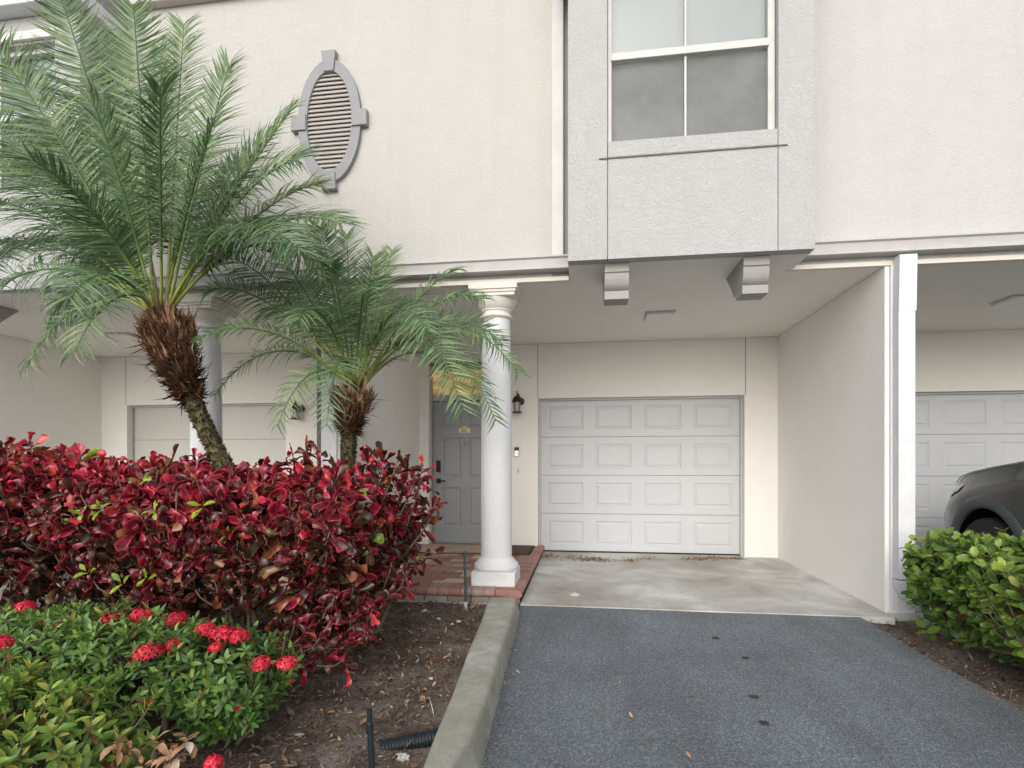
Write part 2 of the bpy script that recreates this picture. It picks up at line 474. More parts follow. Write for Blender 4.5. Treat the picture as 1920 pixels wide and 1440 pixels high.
def tinted(name, stops, rough=0.8, nz=0.35, nscale=60, bmp=0.3, spec=0.3, trans=0.0, edge=None, rib=None, interp='LINEAR'):
    """colour picked per piece from its own tint attribute"""
    m, n, l, bs, out = newmat(name)
    v = coords(n, l)
    c = ramp(n, l, attr(n, 'tint'), stops, interp)
    nf = noise(n, l, v, nscale, 4)
    c = mix(n, l, 1.0, c, ramp(n, l, nf, [(0.3, (1 - nz,) * 3), (0.7, (1 + nz,) * 3)]), 'MULTIPLY')
    if edge is not None:
        col, lo, hi, amt = edge
        e = ramp(n, l, attr(n, 'edge'), [(lo, (0, 0, 0)), (hi, (1, 1, 1))])
        sel = ramp(n, l, attr(n, 'tint'), [(0.0, (0.15,) * 3), (0.35, (1, 1, 1)), (0.8, (1, 1, 1)), (0.86, (0, 0, 0))])
        c = mix(n, l, mth(n, l, 'MULTIPLY', mth(n, l, 'MULTIPLY', e, sel), amt), c, col)
    if rib is not None:
        e = ramp(n, l, attr(n, 'edge'), [(0.0, (1, 1, 1)), (0.16, (0, 0, 0))])
        c = mix(n, l, mth(n, l, 'MULTIPLY', e, rib[1]), c, rib[0])
    l.new(c, bs.inputs['Base Color']); bs.inputs['Roughness'].default_value = rough
    bs.inputs['Specular IOR Level'].default_value = spec
    if bmp: bump(n, l, bs, nf, bmp, 0.004)
    if trans:
        t = n.new('ShaderNodeBsdfTranslucent'); l.new(c, t.inputs[0])
        mx = n.new('ShaderNodeMixShader'); mx.inputs[0].default_value = trans
        l.new(bs.outputs[0], mx.inputs[1]); l.new(t.outputs[0], mx.inputs[2]); l.new(mx.outputs[0], out.inputs[0])
    return m
M['brick'] = tinted('clay_paver', [(0.0, (0.26, 0.115, 0.085)), (0.3, (0.36, 0.18, 0.14)), (0.55, (0.30, 0.19, 0.155)), (0.8, (0.47, 0.36, 0.285)), (1.0, (0.54, 0.45, 0.36))], 0.85, 0.16, 40, 0.4)
M['bullnose'] = tinted('bullnose_brick', [(0.0, (0.34, 0.16, 0.13)), (0.5, (0.40, 0.22, 0.185)), (1.0, (0.36, 0.27, 0.24))], 0.85, 0.18, 30, 0.4)
M['mortar'] = plain('sand_joint', (0.20, 0.17, 0.145), 0.95)
M['riserbrick'] = tinted('grey_riser_brick', [(0.0, (0.24, 0.20, 0.18)), (1.0, (0.36, 0.31, 0.27))], 0.9, 0.2, 30, 0.4)
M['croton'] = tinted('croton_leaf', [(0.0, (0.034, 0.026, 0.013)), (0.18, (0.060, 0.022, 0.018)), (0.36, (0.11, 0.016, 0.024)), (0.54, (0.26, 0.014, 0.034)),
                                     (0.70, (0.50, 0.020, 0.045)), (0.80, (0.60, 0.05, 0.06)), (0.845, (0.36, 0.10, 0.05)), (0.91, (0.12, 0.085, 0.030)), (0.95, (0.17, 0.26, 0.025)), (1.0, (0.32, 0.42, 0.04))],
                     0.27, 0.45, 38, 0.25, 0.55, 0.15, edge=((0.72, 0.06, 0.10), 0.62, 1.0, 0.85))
M['ixora'] = tinted('ixora_leaf', [(0.0, (0.035, 0.085, 0.035)), (0.35, (0.075, 0.17, 0.050)), (0.65, (0.15, 0.28, 0.06)), (0.85, (0.28, 0.42, 0.07)), (0.95, (0.45, 0.52, 0.09)), (1.0, (0.22, 0.08, 0.04))],
                    0.38, 0.2, 60, 0.1, 0.5, 0.22, rib=((0.30, 0.40, 0.12), 0.35))
M['cocoplum'] = tinted('round_green_leaf', [(0.0, (0.028, 0.065, 0.018)), (0.4, (0.085, 0.17, 0.03)), (0.75, (0.22, 0.34, 0.055)), (0.92, (0.38, 0.46, 0.09)), (0.96, (0.28, 0.12, 0.06)), (1.0, (0.28, 0.02, 0.03))],
                       0.36, 0.2, 50, 0.1, 0.5, 0.2, rib=((0.30, 0.36, 0.14), 0.35))
M['petal'] = tinted('red_petal', [(0.0, (0.50, 0.010, 0.030)), (0.45, (0.82, 0.035, 0.085)), (0.8, (0.90, 0.09, 0.13)), (1.0, (0.92, 0.20, 0.11))], 0.5, 0.1, 60, 0, 0.3, 0.25)
M['frond'] = tinted('palm_leaflet', [(0.0, (0.045, 0.095, 0.050)), (0.4, (0.115, 0.205, 0.090)), (0.75, (0.24, 0.33, 0.13)), (1.0, (0.42, 0.45, 0.20))],
                    0.35, 0.2, 20, 0, 0.5, 0.25)
M['rachis'] = tinted('palm_rachis', [(0.0, (0.36, 0.33, 0.10)), (0.16, (0.26, 0.32, 0.08)), (0.34, (0.10, 0.16, 0.055)), (1.0, (0.07, 0.12, 0.05))], 0.45, 0.2, 12, 0)
M['boot'] = tinted('palm_boot_fibre', [(0.0, (0.055, 0.026, 0.017)), (0.45, (0.17, 0.085, 0.050)), (0.8, (0.36, 0.19, 0.11)), (1.0, (0.55, 0.34, 0.21))], 0.9, 0.3, 60, 0.2, 0.2)
M['scale'] = tinted('palm_trunk_scale', [(0.0, (0.055, 0.042, 0.026)), (0.5, (0.17, 0.145, 0.075)), (1.0, (0.33, 0.33, 0.19))], 0.95, 0.35, 40, 0.3, 0.2)
M['litter'] = tinted('dry_litter', [(0.0, (0.045, 0.030, 0.022)), (0.35, (0.13, 0.088, 0.060)), (0.6, (0.26, 0.19, 0.14)), (0.85, (0.34, 0.17, 0.08)), (0.97, (0.42, 0.35, 0.26)), (1.0, (0.60, 0.57, 0.52))], 0.95, 0.3, 60, 0, 0.15)
def oil_mat():
    m, n, l, bs, out = newmat('soaked_oil')
    bs.inputs['Base Color'].default_value = (0.03, 0.034, 0.038, 1); bs.inputs['Roughness'].default_value = 0.7
    t = n.new('ShaderNodeBsdfTransparent'); mx = n.new('ShaderNodeMixShader')
    v = coords(n, l); ln = n.new('ShaderNodeVectorMath'); ln.operation = 'LENGTH'; l.new(v, ln.inputs[0])
    f = mth(n, l, 'SUBTRACT', mth(n, l, 'ADD', noise(n, l, v, 120, 3), 0.35), mth(n, l, 'MULTIPLY', ln.outputs['Value'], 20))
    l.new(ramp(n, l, f, [(0.15, (0, 0, 0)), (0.55, (0.85,) * 3)]), mx.inputs[0])
    l.new(t.outputs[0], mx.inputs[1]); l.new(bs.outputs[0], mx.inputs[2]); l.new(mx.outputs[0], out.inputs[0]); return m
M['oil'] = oil_mat()

# ------------------------------------------------------------------ the ground
YF, YB, YD = 4.85, 7.35, 7.47       # facade, carport back wall, garage door
ZC = 2.88                            # carport ceiling
def grid_sheet(name, x0, x1, y0, y1, z, nx, ny, mat, amp=0.0, sc=1.0, zf=None):
    mb = MB(); vs = []; fs = []
    ph = [random.uniform(0, 6) for _ in range(8)]
    for j in range(ny + 1):
        for i in range(nx + 1):
            x = x0 + (x1 - x0) * i / nx; y = y0 + (y1 - y0) * j / ny
            h = amp * (math.sin(x * 3.1 * sc + ph[0]) * math.sin(y * 2.7 * sc + ph[1]) + 0.6 * math.sin(x * 7.3 * sc + ph[2] + y * 4) + 0.5 * math.sin(y * 9.1 * sc + ph[3] - x * 3)) / 2 if amp else 0
            vs.append((x, y, (zf(x, y) if zf else z) + h))
    for j in range(ny):
        for i in range(nx):
            a = j * (nx + 1) + i
            fs.append((a, a + 1, a + nx + 2, a + nx + 1))
    mb.add(vs, fs)
    o = mb.build(name, mat, smooth=True, angle=None)
    o['kind'] = 'structure'
    return o
grid_sheet('ground', -600, 600, -600, 600, -0.16, 2, 2, M['ground'])
grid_sheet('street', -40, 40, -14, 0.7, -0.07, 4, 4, M['bounce_road'])
def az_(x, y): return -0.065 + 0.004 * 0
grid_sheet('driveway', -0.55, 2.24, 0.65, 4.715, -0.062, 20, 60, M['asphalt'], 0.003, 1.0, lambda x, y: -0.062 + 0.022 * max(0.0, min(1.0, (y - 3.9) / 0.8)))
grid_sheet('driveway', 3.45, 6.2, 0.65, 4.715, -0.062, 4, 4, M['asphalt'])
grid_sheet('driveway', -7.2, -4.55, 0.65, 4.715, -0.062, 4, 4, M['asphalt'])
grid_sheet('planting_bed', -4.6, -0.60, 0.6, 4.74, -0.045, 60, 60, M['soil'], 0.022, 1.6)
grid_sheet('planting_bed', 2.20, 3.50, 0.6, 4.95, -0.085, 30, 60, M['soil'], 0.016, 1.6)
sl = MB()
for a, b in ((-0.56, 2.5), (2.7, 6.1), (-7.3, -4.35)):
    vs = [(a, 4.70, -0.03), (b, 4.70, -0.03), (b, 7.6, 0.0), (a, 7.6, 0.0), (a, 4.70, -0.15), (b, 4.70, -0.15)]
    sl.add(vs, [(0, 1, 2, 3), (4, 5, 1, 0)])
o = sl.build('concrete_apron', M['slab']); o['kind'] = 'structure'

# kerb
kb = MB()
ky = [4.58, 4.5, 4.2, 3.9, 3.5, 3.1, 2.7, 2.4, 2.15, 1.95, 1.6, 1.2, 0.65]
ring = []
for k, y in enumerate(ky):
    xl = -0.80 + (4.5 - y) * 0.080; xr = -0.545 + (4.5 - y) * 0.047
    zt = 0.085 + 0.006 * math.sin(y * 3)
    wob = 0.008 * math.sin(y * 5.3)
    g = 0.05 if abs(y - 2.02) < 0.1 else 0
    if k == 0: zt -= 0.04
    e1, e2 = xl + wob, xr + wob - g
    ring.append([(xl - 0.03, y, -0.12), (xl - 0.01, y, zt - 0.05), (e1, y, zt - 0.014), (e1 + 0.018, y, zt - 0.002), (e1 + 0.06, y, zt), (e2 - 0.07, y, zt + 0.002), (e2 - 0.032, y, zt - 0.004), (e2 - 0.016, y, zt - 0.020), (e2 - 0.008, y, zt - 0.05), (xr + 0.012 - g * .5, y, -0.06), (xr + 0.015, y, -0.12)])
vs = [p for r_ in ring for p in r_]; n7 = 11
fs = [tuple(range(n7))[::-1], tuple(range((len(ring) - 1) * n7, len(ring) * n7))]
for i in range(len(ring) - 1):
    for k in range(n7 - 1):
        fs.append((i * n7 + k, i * n7 + k + 1, (i + 1) * n7 + k + 1, (i + 1) * n7 + k))
kb.add(vs, fs)
o = kb.build('kerb', M['kerb'], smooth=True, angle=None, subsurf=2)
tag(o, 'rounded mossy concrete kerb between the planting bed and the asphalt driveway', 'kerb')

# brick porch
PX0, PX1, PY0 = -4.4, -0.55, 4.70
porch = empty('brick_porch', (-1.5, 4.7, 0))
tag(porch, 'low brick porch with rounded red edge bricks in front of the grey door', 'porch')
def pch(mb, name, mats, **k):
    mb.v = [(x + 1.5, y - 4.7, z) for x, y, z in mb.v]
    return mb.build(name, mats, porch, **k)
mb = MB(); mb.box(PX0, PX1 - 0.02, PY0 + 0.05, 7.5, -0.1, 0.072); pch(mb, 'mortar_bed', M['mortar'])
mb = MB()
u = 0.105
for i in range(-4, 45):
    for j in range(-4, 34):
        c = (i - j) % 4
        if c == 0: w_, h_ = 2, 1
        elif c == 3: w_, h_ = 1, 2
        else: continue
        x0 = PX0 + i * u; y0 = PY0 + 0.24 + j * u
        x1, y1 = x0 + w_ * u, y0 + h_ * u
        x0 = max(x0, -3.2); y0 = max(y0, PY0 + 0.24); x1 = min(x1, PX1 - 0.24); y1 = min(y1, 7.5)
        if x1 - x0 < 0.03 or y1 - y0 < 0.03: continue
        mb.tint = random.choice([random.uniform(0, .5), random.uniform(.25, .6), random.uniform(0.6, 1)])
        mb.box(x0 + 0.003, x1 - 0.003, y0 + 0.003, y1 - 0.003, 0.02, 0.084 + random.uniform(-.0015, .0015))
pch(mb, 'paver_field', M['brick'], bevel=0.003)
mb = MB()
prof = [(PY0 + 0.235, 0.04), (PY0 + 0.235, 0.088)] + [(PY0 + 0.03 - 0.035 * math.sin(a), 0.053 + 0.035 * math.cos(a)) for a in np.linspace(0, math.pi, 8)] + [(PY0 + 0.05, 0.018)]
x = PX1 - 0.24
while x > -3.2:
    wd = 0.105; mb.tint = random.random()
    mb.prism_x(prof[::-1], x - wd + 0.0025, x - 0.0025); x -= wd
mb.tint = .3
pr2 = [(PX1 - 0.235, 0.04), (PX1 - 0.235, 0.0895)] + [(PX1 - 0.03 + 0.035 * math.sin(a), 0.0545 + 0.035 * math.cos(a)) for a in np.linspace(0, math.pi, 8)] + [(PX1 - 0.05, 0.018)]
y = PY0 - 0.005
k = 0
while y < 7.4:
    wd = 0.24 if k == 0 else 0.105; mb.tint = random.random(); mb.prism_y(pr2[::-1], y + 0.0025, y + wd - 0.0025); y += wd; k += 1
pch(mb, 'bullnose_edge', M['bullnose'], smooth=True)
mb = MB(); x = PX1 - 0.03
while x > -3.2:
    mb.tint = random.random(); mb.box(x - 0.21, x - 0.006, PY0 + 0.02, PY0 + 0.09, -0.035, 0.016); x -= 0.216
y = PY0 + 0.03
while y < 7.4:
    mb.tint = random.random(); mb.box(PX1 - 0.09, PX1 - 0.02, y, y + 0.2, -0.03, 0.016); y += 0.21
pch(mb, 'riser_course', M['riserbrick'], bevel=0.004)
mb = MB(); mb.box(-3.2, PX1 - 0.06, PY0 - 0.0, PY0 + 0.03, -0.09, -0.034); pch(mb, 'footing', M['stone'])

# ------------------------------------------------------------------ the townhouse row
B = empty('townhouse', (0, 0, 0))
tag(B, 'cream stucco townhouse row with carports, grey bay window and white garage doors', 'townhouse')
def part(mb, name, mats, parent=B, label=None, **k):
    o = mb.build(name, mats, parent, **k)
    if label: o['label'] = label
    return o
BAYS = [(-6.57, -4.67), (-0.13, 1.77), (3.95, 5.85)]
ZW = 6.5
# upper walls
for x0, x1, m in ((-9.5, -6.57, 'upper'), (-4.67, -0.29, 'upper'), (1.77, 3.95, 'right'), (5.85, 8.5, 'right')):
    mb = MB(); mb.box(x0, x1, YF, YF + 0.25, ZC + 0.02, ZW); part(mb, 'wall', M[m])
for x0, x1 in BAYS:
    mb = MB(); mb.box(x0 if x0 != -0.13 else -0.29, x1, YF + 0.05, YF + 0.25, ZC + 0.02, ZW); part(mb, 'wall', M['corbel'] if x0 == -0.13 else M['bay'])  # middle bay: darker colour paints in the shade of the gap beside it
mb = MB(); mb.box(-0.289, -0.185, YF - 0.03, YF + 0.049, 3.10, ZW - .01); part(mb, 'corner_trim', M['white_trim'], bevel=0.004)
# frieze and roof
for x0, x1 in ((-4.73, -0.30), (1.78, 3.94)):
    mb = MB(); mb.box(x0, x1, YF - 0.09, YF - 0.001, 5.80, ZW); part(mb, 'frieze', M['frieze'], bevel=0.01)
mb = MB(); mb.box(-9.8, 8.8, YF - 0.25, 14, ZW + 0.001, ZW + 0.2); part(mb, 'roof', M['trim_grey'])
# ceiling slab
mb = MB(); mb.box(-9.5, 8.5, YF + 0.03, YD + 0.4, ZC, ZC + 0.018)
for x0, x1 in BAYS: mb.box(x0 + 0.001, x1 - 0.001, 4.501, YF + 0.029, ZC, ZC + 0.018)
part(mb, 'carport_ceiling', M['ceiling'])
# gutters under the upper walls
gp = [(YF - 0.10, 3.075), (YF - 0.105, 3.06), (YF - 0.085, 3.05), (YF - 0.075, 2.995), (YF - 0.10, 2.975), (YF - 0.108, 2.955), (YF - 0.09, 2.948), (YF - 0.05, 2.952), (YF + 0.028, 2.952), (YF + 0.028, 3.0), (YF - 0.001, 3.0), (YF - 0.001, 3.085)]
segs = [(-9.5, -6.58), (-4.66, -0.135), (1.775, 3.945), (5.855, 8.5)]
for x0, x1 in segs:
    mb = MB(); mb.prism_x(gp, x0, x1); part(mb, 'gutter', M['gutter'], smooth=True, angle=25)
    mb = MB(); mb.box(x0, x1, YF + 0.012, YF + 0.029, 2.912, 2.951); part(mb, 'drip_recess', M['corbel'])
    mb = MB(); mb.box(x0 - (0 if x0 < 1 or x0 > 3 else 0.05), x1, YF - 0.018, YF + 0.029, 2.872, 2.911); part(mb, 'soffit_band', M['capital'], bevel=0.003)
# rear wall, built round the openings; units: (wall_x0, garage_x0, garage_x1, door_x0, door_x1)
UNITS = [(-7.42, -6.98, -4.36, -3.63, -2.68), (2.5, 2.08, -0.62, -1.24, -2.18), (2.7, 3.12, 5.80, 6.4, 7.3)]
ZD, ZG = 2.13, 2.10
bw = MB()
def hole_wall(mb, x0, x1, y0, y1, z0, z1, holes):
    xs = sorted(holes); cur = x0
    for a, b, zt in xs:
        mb.box(cur, a, y0, y1, z0, z1); mb.box(a, b, y0, y1, zt, z1); cur = b
    mb.box(cur, x1, y0, y1, z0, z1)
hole_wall(bw, -7.42, -2.5, YB, YB + 0.30, -0.1, ZC - 0.002, [(-6.98, -4.36, ZD), (-3.70, -2.62, 2.68)])
hole_wall(bw, -2.32, 2.5, YB, YB + 0.30, -0.1, ZC - 0.002, [(-2.19, -1.16, 2.665), (-0.63, 2.09, ZD)])
hole_wall(bw, 2.7, 8.5, YB, YB + 0.30, -0.1, ZC - 0.002, [(3.11, 5.81, ZD), (6.35, 7.4, 2.68)])
part(bw, 'wall', M['inner_lifted'])
mb = MB(); mb.box(-9.5, 8.5, YB + 0.55, YB + 0.6, -0.1, ZC - 0.002); part(mb, 'wall', M['joint'])
# crack lines / control joints on the rear wall
for xj in (-0.635, 2.10, -7.0):
    mb = MB(); mb.box(xj - 0.004, xj + 0.004, YB - 0.002, YB - 0.0005, ZD + 0.005, ZC - 0.003); part(mb, 'control_joint', M['brown_line'] if xj > 2 else M['corbel'])
# party walls
for x0, x1 in ((-7.62, -7.42), (-2.50, -2.32), (2.5, 2.70), (8.3, 8.5)):
    mb = MB(); mb.box(x0, x1, YF, YB + 0.3, -0.2, ZC - 0.002); part(mb, 'party_wall', M['inner_lifted'], bevel=0.006)
mb = MB(); mb.box(2.53, 2.72, YF - 0.03, YF - 0.001, -0.09, 2.87); part(mb, 'wall_end_trim', M['column'], bevel=0.008)
mb = MB(); mb.box(-2.50, -2.34, YF - 0.03, YF - 0.001, -0.09, 2.87); part(mb, 'wall_end_trim', M['column'], bevel=0.008)
mb = MB(); mb.box(-2.545, -2.501, YF - 0.02, YF + 0.04, -0.09, 2.80); part(mb, 'corner_trim', M['joint'], label='dark narrow strip down the edge of the dividing wall')
mb = MB(); mb.box(2.49, 2.78, YF - 0.05, YF - 0.031, -0.15, -0.02); part(mb, 'wall_foot', M['right'], bevel=0.01)

# garage doors
def garage_door(x0, x1, panels, mat, label):
    g = empty('garage_door', (x0, YD, 0)); g.parent = B; g['label'] = label
    W_ = x1 - x0; sh = ZD / 4
    for k in range(4):
        z0 = 0.004 + k * sh; z1 = z0 + sh - 0.006
        mb = MB()
        if panels:
            pw = 0.49 * W_ / 2.7; gap = (W_ - 4 * pw) / 4.4
            cols = [(gap * 0.7 + i * (pw + gap), gap * 0.7 + i * (pw + gap) + pw) for i in range(4)]
            mb.panelled(0, W_, z0, z1, 0, cols, [(z0 + 0.10, z1 - 0.10)], [(0, 0), (0.012, 0.010), (0.028, 0.010), (0.044, 0.001)])
        else:
            mb.add([(0, 0, z0), (W_, 0, z0), (W_, 0, z1), (0, 0, z1)], [(0, 1, 2, 3)])
        mb.add([(0, 0, z1), (W_, 0, z1), (W_, 0.04, z1), (0, 0.04, z1)], [(0, 1, 2, 3)])
        mb.add([(0, 0, z0), (W_, 0, z0), (W_, 0.04, z0), (0, 0.04, z0)], [(3, 2, 1, 0)])
        if panels and k == 0:
            for i in range(4):
                for j in range(3):
                    for r_ in (0, 1):
                        xx = 0.16 + i * 0.66 + j * 0.15
                        mb.box(xx, xx + 0.11, -0.004, 0.001, 0.045 + r_ * 0.022, 0.051 + r_ * 0.022)
        mb.build('door_section', mat, g, weld=True)
    mb = MB(); mb.box(0, W_, 0.012, 0.03, 0, ZD); mb.build('backing', M['joint'], g)
    mb = MB(); mb.box(-0.005, W_ + 0.005, -0.012, 0.02, -0.015, 0.018); mb.build('bottom_seal', M['caoutchouc'], g)
    mb = MB()
    mb.box(-0.008, 0.022, -0.05, -0.004, -0.01, ZD - 0.001); mb.box(W_ - 0.022, W_ + 0.008, -0.05, -0.004, -0.01, ZD - 0.001); mb.box(0.0225, W_ - 0.0225, -0.05, -0.004, ZD - 0.028, ZD - 0.002)
    mb.build('door_stop', M['gutter'], g, bevel=0.003)
garage_door(-0.62, 2.08, True, M['garage'], 'white panelled garage door of the middle carport')
garage_door(3.12, 5.80, True, M['garage'], 'white panelled garage door behind the dark car')
garage_door(-6.98, -4.36, False, M['garage_plain'], 'plain flush garage door behind the palms')

# entry door
def entry_door(x0, x1, full):
    g = empty('entry_door', (x0, YB + 0.16, 0.085)); g.parent = B
    W_ = x1 - x0
    mb = MB()
    a, b, c, d_ = 0.115, W_ / 2 - 0.055, W_ / 2 + 0.055, W_ - 0.115
    mb.panelled(0, W_, 0.02, 2.04, 0, [(a, b), (c, d_)], [(0.24, 0.80), (0.94, 1.52), (1.66, 1.86)], [(0, 0), (0.014, 0.012), (0.030, 0.012), (0.048, 0.003)])
    mb.build('door_leaf', M['door'], g, weld=True)
    mb = MB()
    mb.box(-0.085, -0.004, -0.10, 0.03, 0, 2.535); mb.box(W_ + 0.004, W_ + 0.085, -0.10, 0.03, 0, 2.535)
    mb.box(-0.003, W_ + 0.003, -0.06, 0.03, 2.045, 2.125); mb.box(-0.003, W_ + 0.003, -0.10, 0.03, 2.49, 2.5345)
    mb.build('door_frame', M['doorframe'], g, bevel=0.004)
    mb = MB(); mb.box(-0.002, W_ + 0.002, -0.02, -0.01, 2.126, 2.489); o = mb.build('transom_window', M['lit'], g); o['label'] = 'glowing amber transom window'
    mb = MB(); mb.box(-0.003, W_ + 0.003, -0.075, 0.03, -0.012, 0.018); mb.build('threshold', M['steel'], g, bevel=0.003)
    if not full: return
    mb = MB(); mb.box(0.045, 0.105, -0.03, -0.001, 1.02, 1.19); mb.build('keypad_lock', M['black'], g, bevel=0.006)
    mb = MB(); mb.box(0.045, 0.105, -0.014, -0.001, 0.86, 0.93); mb.box(0.065, 0.085, -0.06, -0.0135, 0.885, 0.905); mb.box(0.063, 0.19, -0.070, -0.056, 0.887, 0.905)
    mb.build('door_handle', M['black'], g, bevel=0.003)
    xc = W_ / 2
    mb = MB()
    pl = [(-.085, 0), (.085, 0), (.085, .07), (.05, .07), (.035, .088), (0, .098), (-.035, .088), (-.05, .07), (-.085, .07)]
    mb.prism_y([(xc + p, 1.585 + q) for p, q in pl], -0.014, -0.001)
    pq = mb.build('number_plaque', M['brass'], g, bevel=0.003)
    cu = bpy.data.curves.new('digits', 'FONT'); cu.body = '301'; cu.size = 0.068; cu.extrude = 0.002; cu.align_x = 'CENTER'
    tmp = bpy.data.objects.new('digits', cu); COL.objects.link(tmp)
    bpy.context.view_layer.update()
    me = bpy.data.meshes.new_from_object(tmp.evaluated_get(bpy.context.evaluated_depsgraph_get()))
    bpy.data.objects.remove(tmp)
    me.materials.clear(); me.materials.append(M['brass_dark'])
    dg = bpy.data.objects.new('number_relief', me); link(dg, pq)
    # sub-part of the door's plaque: kept in the plaque's own space
    dg.rotation_euler = (R(90), 0, 0); dg.location = (xc, -0.016, 1.600)
    mb = MB()
    ringp = [(xc + 0.036 * math.sin(t), -0.022 - 0.01 * math.cos(t / 2), 1.475 - 0.055 * math.cos(t) * -1) for t in np.linspace(0.5, 5.78, 22)]
    ringp = [(xc + 0.034 * math.sin(t), -0.022, 1.475 + 0.052 * math.cos(t)) for t in np.linspace(0.35, 5.93, 22)]
    mb.tube(ringp, 0.0065, 8)
    mb.lathe([(0.001, -0.03), (0.014, -0.026), (0.016, -0.012), (0.018, -0.001)], (xc, 0, 1.53), 16, 'y')
    mb.lathe([(0.001, -0.02), (0.011, -0.016), (0.013, -0.001)], (xc, 0, 1.425), 16, 'y')
    mb.build('door_knocker', M['steel'], g, smooth=True)
entry_door(-2.16, -1.245, True)
entry_door(-3.63, -2.70, False)
entry_door(6.42, 7.33, False)

# bays
def bay(x0, x1, label):
    g = empty('bay_window', (x0, 4.40, 0)); g.parent = B; g['label'] = label
    W_ = x1 - x0; wx0, wx1, zs, zt = 0.32, W_ - 0.27, 3.83, 5.20
    jt = 0.006
    mb = MB()
    zb = ZC + 0.0185
    zf = ZC - 0.001
    mb.box(0, wx0 - jt / 2, 0, 0.10, zf, 5.45); mb.box(wx1 + jt / 2, W_, 0, 0.10, zf, 5.45)
    mb.box(wx0 + jt / 2, wx1 - jt / 2, 0, 0.10, zf, 3.70)
    mb.box(wx0 + 0.0, wx1 - 0.0, 0.0, 0.10, zt, 5.45) if False else mb.box(wx0 + jt / 2, wx1 - jt / 2, 0, 0.10, zt, 5.45)
    mb.box(0, 0.10, 0.1005, YF - 4.40 + 0.05, zb, 5.45); mb.box(W_ - 0.10, W_, 0.1005, YF - 4.40 + 0.05, zb, 5.45)
    mb.build('bay_wall', M['bay'], g)
    mb = MB(); mb.box(0.05, W_ - 0.05, 0.02, 0.03, zb + 0.02, 3.72); mb.build('joint_backing', M['joint'], g)
    mb = MB(); mb.box(wx0 + jt / 2, wx1 - jt / 2, -0.006, 0.14, 3.702, zs - 0.002); mb.build('window_sill', M['bay'], g, bevel=0.004)
    mb = MB(); mb.box(wx0 - 0.07, wx1 + 0.07, -0.0095, -0.0065, 3.690, 3.699); mb.box(wx0 - 0.07, wx1 + 0.07, -0.0064, -0.0002, 3.691, 3.698); mb.build('sealant_line', M['brown_line'], g)
    mb = MB()
    fy0, fy1 = 0.06, 0.12
    mb.box(wx0 + jt / 2, wx0 + 0.035, fy0, fy1, zs, zt - 0.001); mb.box(wx1 - 0.055, wx1 - jt / 2, fy0, fy1, zs, zt - 0.001)
    mb.box(wx0 + 0.036, wx1 - 0.056, fy0, fy1, zs, zs + 0.012); mb.box(wx0 + 0.036, wx1 - 0.056, fy0, fy1, zt - 0.05, zt - 0.001)
    mb.box(wx0 + 0.030, wx1 - 0.050, fy0 - 0.012, fy0 + 0.03, 4.525, 4.585)
    xm = (wx0 + wx1) / 2 - 0.03
    mb.box(xm - 0.009, xm + 0.009, fy0 + 0.012, fy0 + 0.03, zs + 0.013, 4.524); mb.box(xm - 0.009, xm + 0.009, fy0 + 0.012, fy0 + 0.03, 4.586, zt - 0.051)
    mb.build('window_frame', M['white_trim'], g, bevel=0.003)
    mb = MB(); mb.add([(wx0 + 0.03, fy0 + 0.034, 4.55), (wx1 - 0.05, fy0 + 0.034, 4.55), (wx1 - 0.05, fy0 + 0.034, zt - 0.02), (wx0 + 0.03, fy0 + 0.034, zt - 0.02)], [(0, 1, 2, 3)]); mb.build('window_pane', M['glass'], g)
    mb = MB(); mb.add([(wx0 + 0.03, fy0 + 0.046, zs + 0.002), (wx1 - 0.05, fy0 + 0.046, zs + 0.002), (wx1 - 0.05, fy0 + 0.046, 4.55), (wx0 + 0.03, fy0 + 0.046, 4.55)], [(0, 1, 2, 3)]); mb.build('window_pane', M['glass'], g)
    mb = MB(); mb.add([(wx0 + 0.036, fy0 + 0.032, zs + 0.012), (wx1 - 0.056, fy0 + 0.032, zs + 0.012), (wx1 - 0.056, fy0 + 0.032, 4.524), (wx0 + 0.036, fy0 + 0.032, 4.524)], [(0, 1, 2, 3)])
    mb.build('insect_screen', M['screen'], g)
    mb = MB(); nb = 6
    bwid = (wx1 - wx0) / nb
    for k in range(nb):
        xx = wx0 + k * bwid
        mb.tint = random.random()
        mb.add([(xx + 0.003, 0.155 + 0.008 * (k % 2), zs), (xx + bwid + .004, 0.150 + 0.012 * ((k + 1) % 2), zs), (xx + bwid + .004, 0.150 + 0.012 * ((k + 1) % 2), zt), (xx + 0.003, 0.155 + 0.008 * (k % 2), zt)], [(0, 1, 2, 3)])
    mb.build('vertical_blind', M['blind'], g)
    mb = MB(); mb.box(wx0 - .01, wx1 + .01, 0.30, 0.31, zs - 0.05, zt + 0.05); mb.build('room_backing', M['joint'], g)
    mb = MB(); mb.box(wx0 - 0.03, wx1 + 0.03, -0.035, -0.0005, zt + 0.02, zt + 0.10); mb.build('window_head', M['capital'], g, bevel=0.006)
    mb = MB(); mb.box(-0.10, W_ + 0.10, -0.14, YF - 4.40 - 0.002, 5.46, 5.60); mb.build('bay_eave', M['downspout'], g, bevel=0.01)
    mb = MB(); mb.prism_x([(-0.10, 5.601), (0.44, 5.601), (0.44, 5.95)], -0.08, W_ + 0.08); mb.build('bay_roof', M['trim_grey'], g)
    pr = [(0.09, ZC - 0.002), (0.09, 2.805), (0.104, 2.80), (0.098, 2.795), (0.098, 2.775), (0.101, 2.75), (0.107, 2.727), (0.116, 2.705), (0.129, 2.687), (0.146, 2.673), (0.164, 2.665), (0.130, 2.659), (0.128, 2.59), (0.31, 2.59), (0.32, 2.63), (0.40, 2.65), (0.44, 2.71), (0.62, ZC - 0.002)]
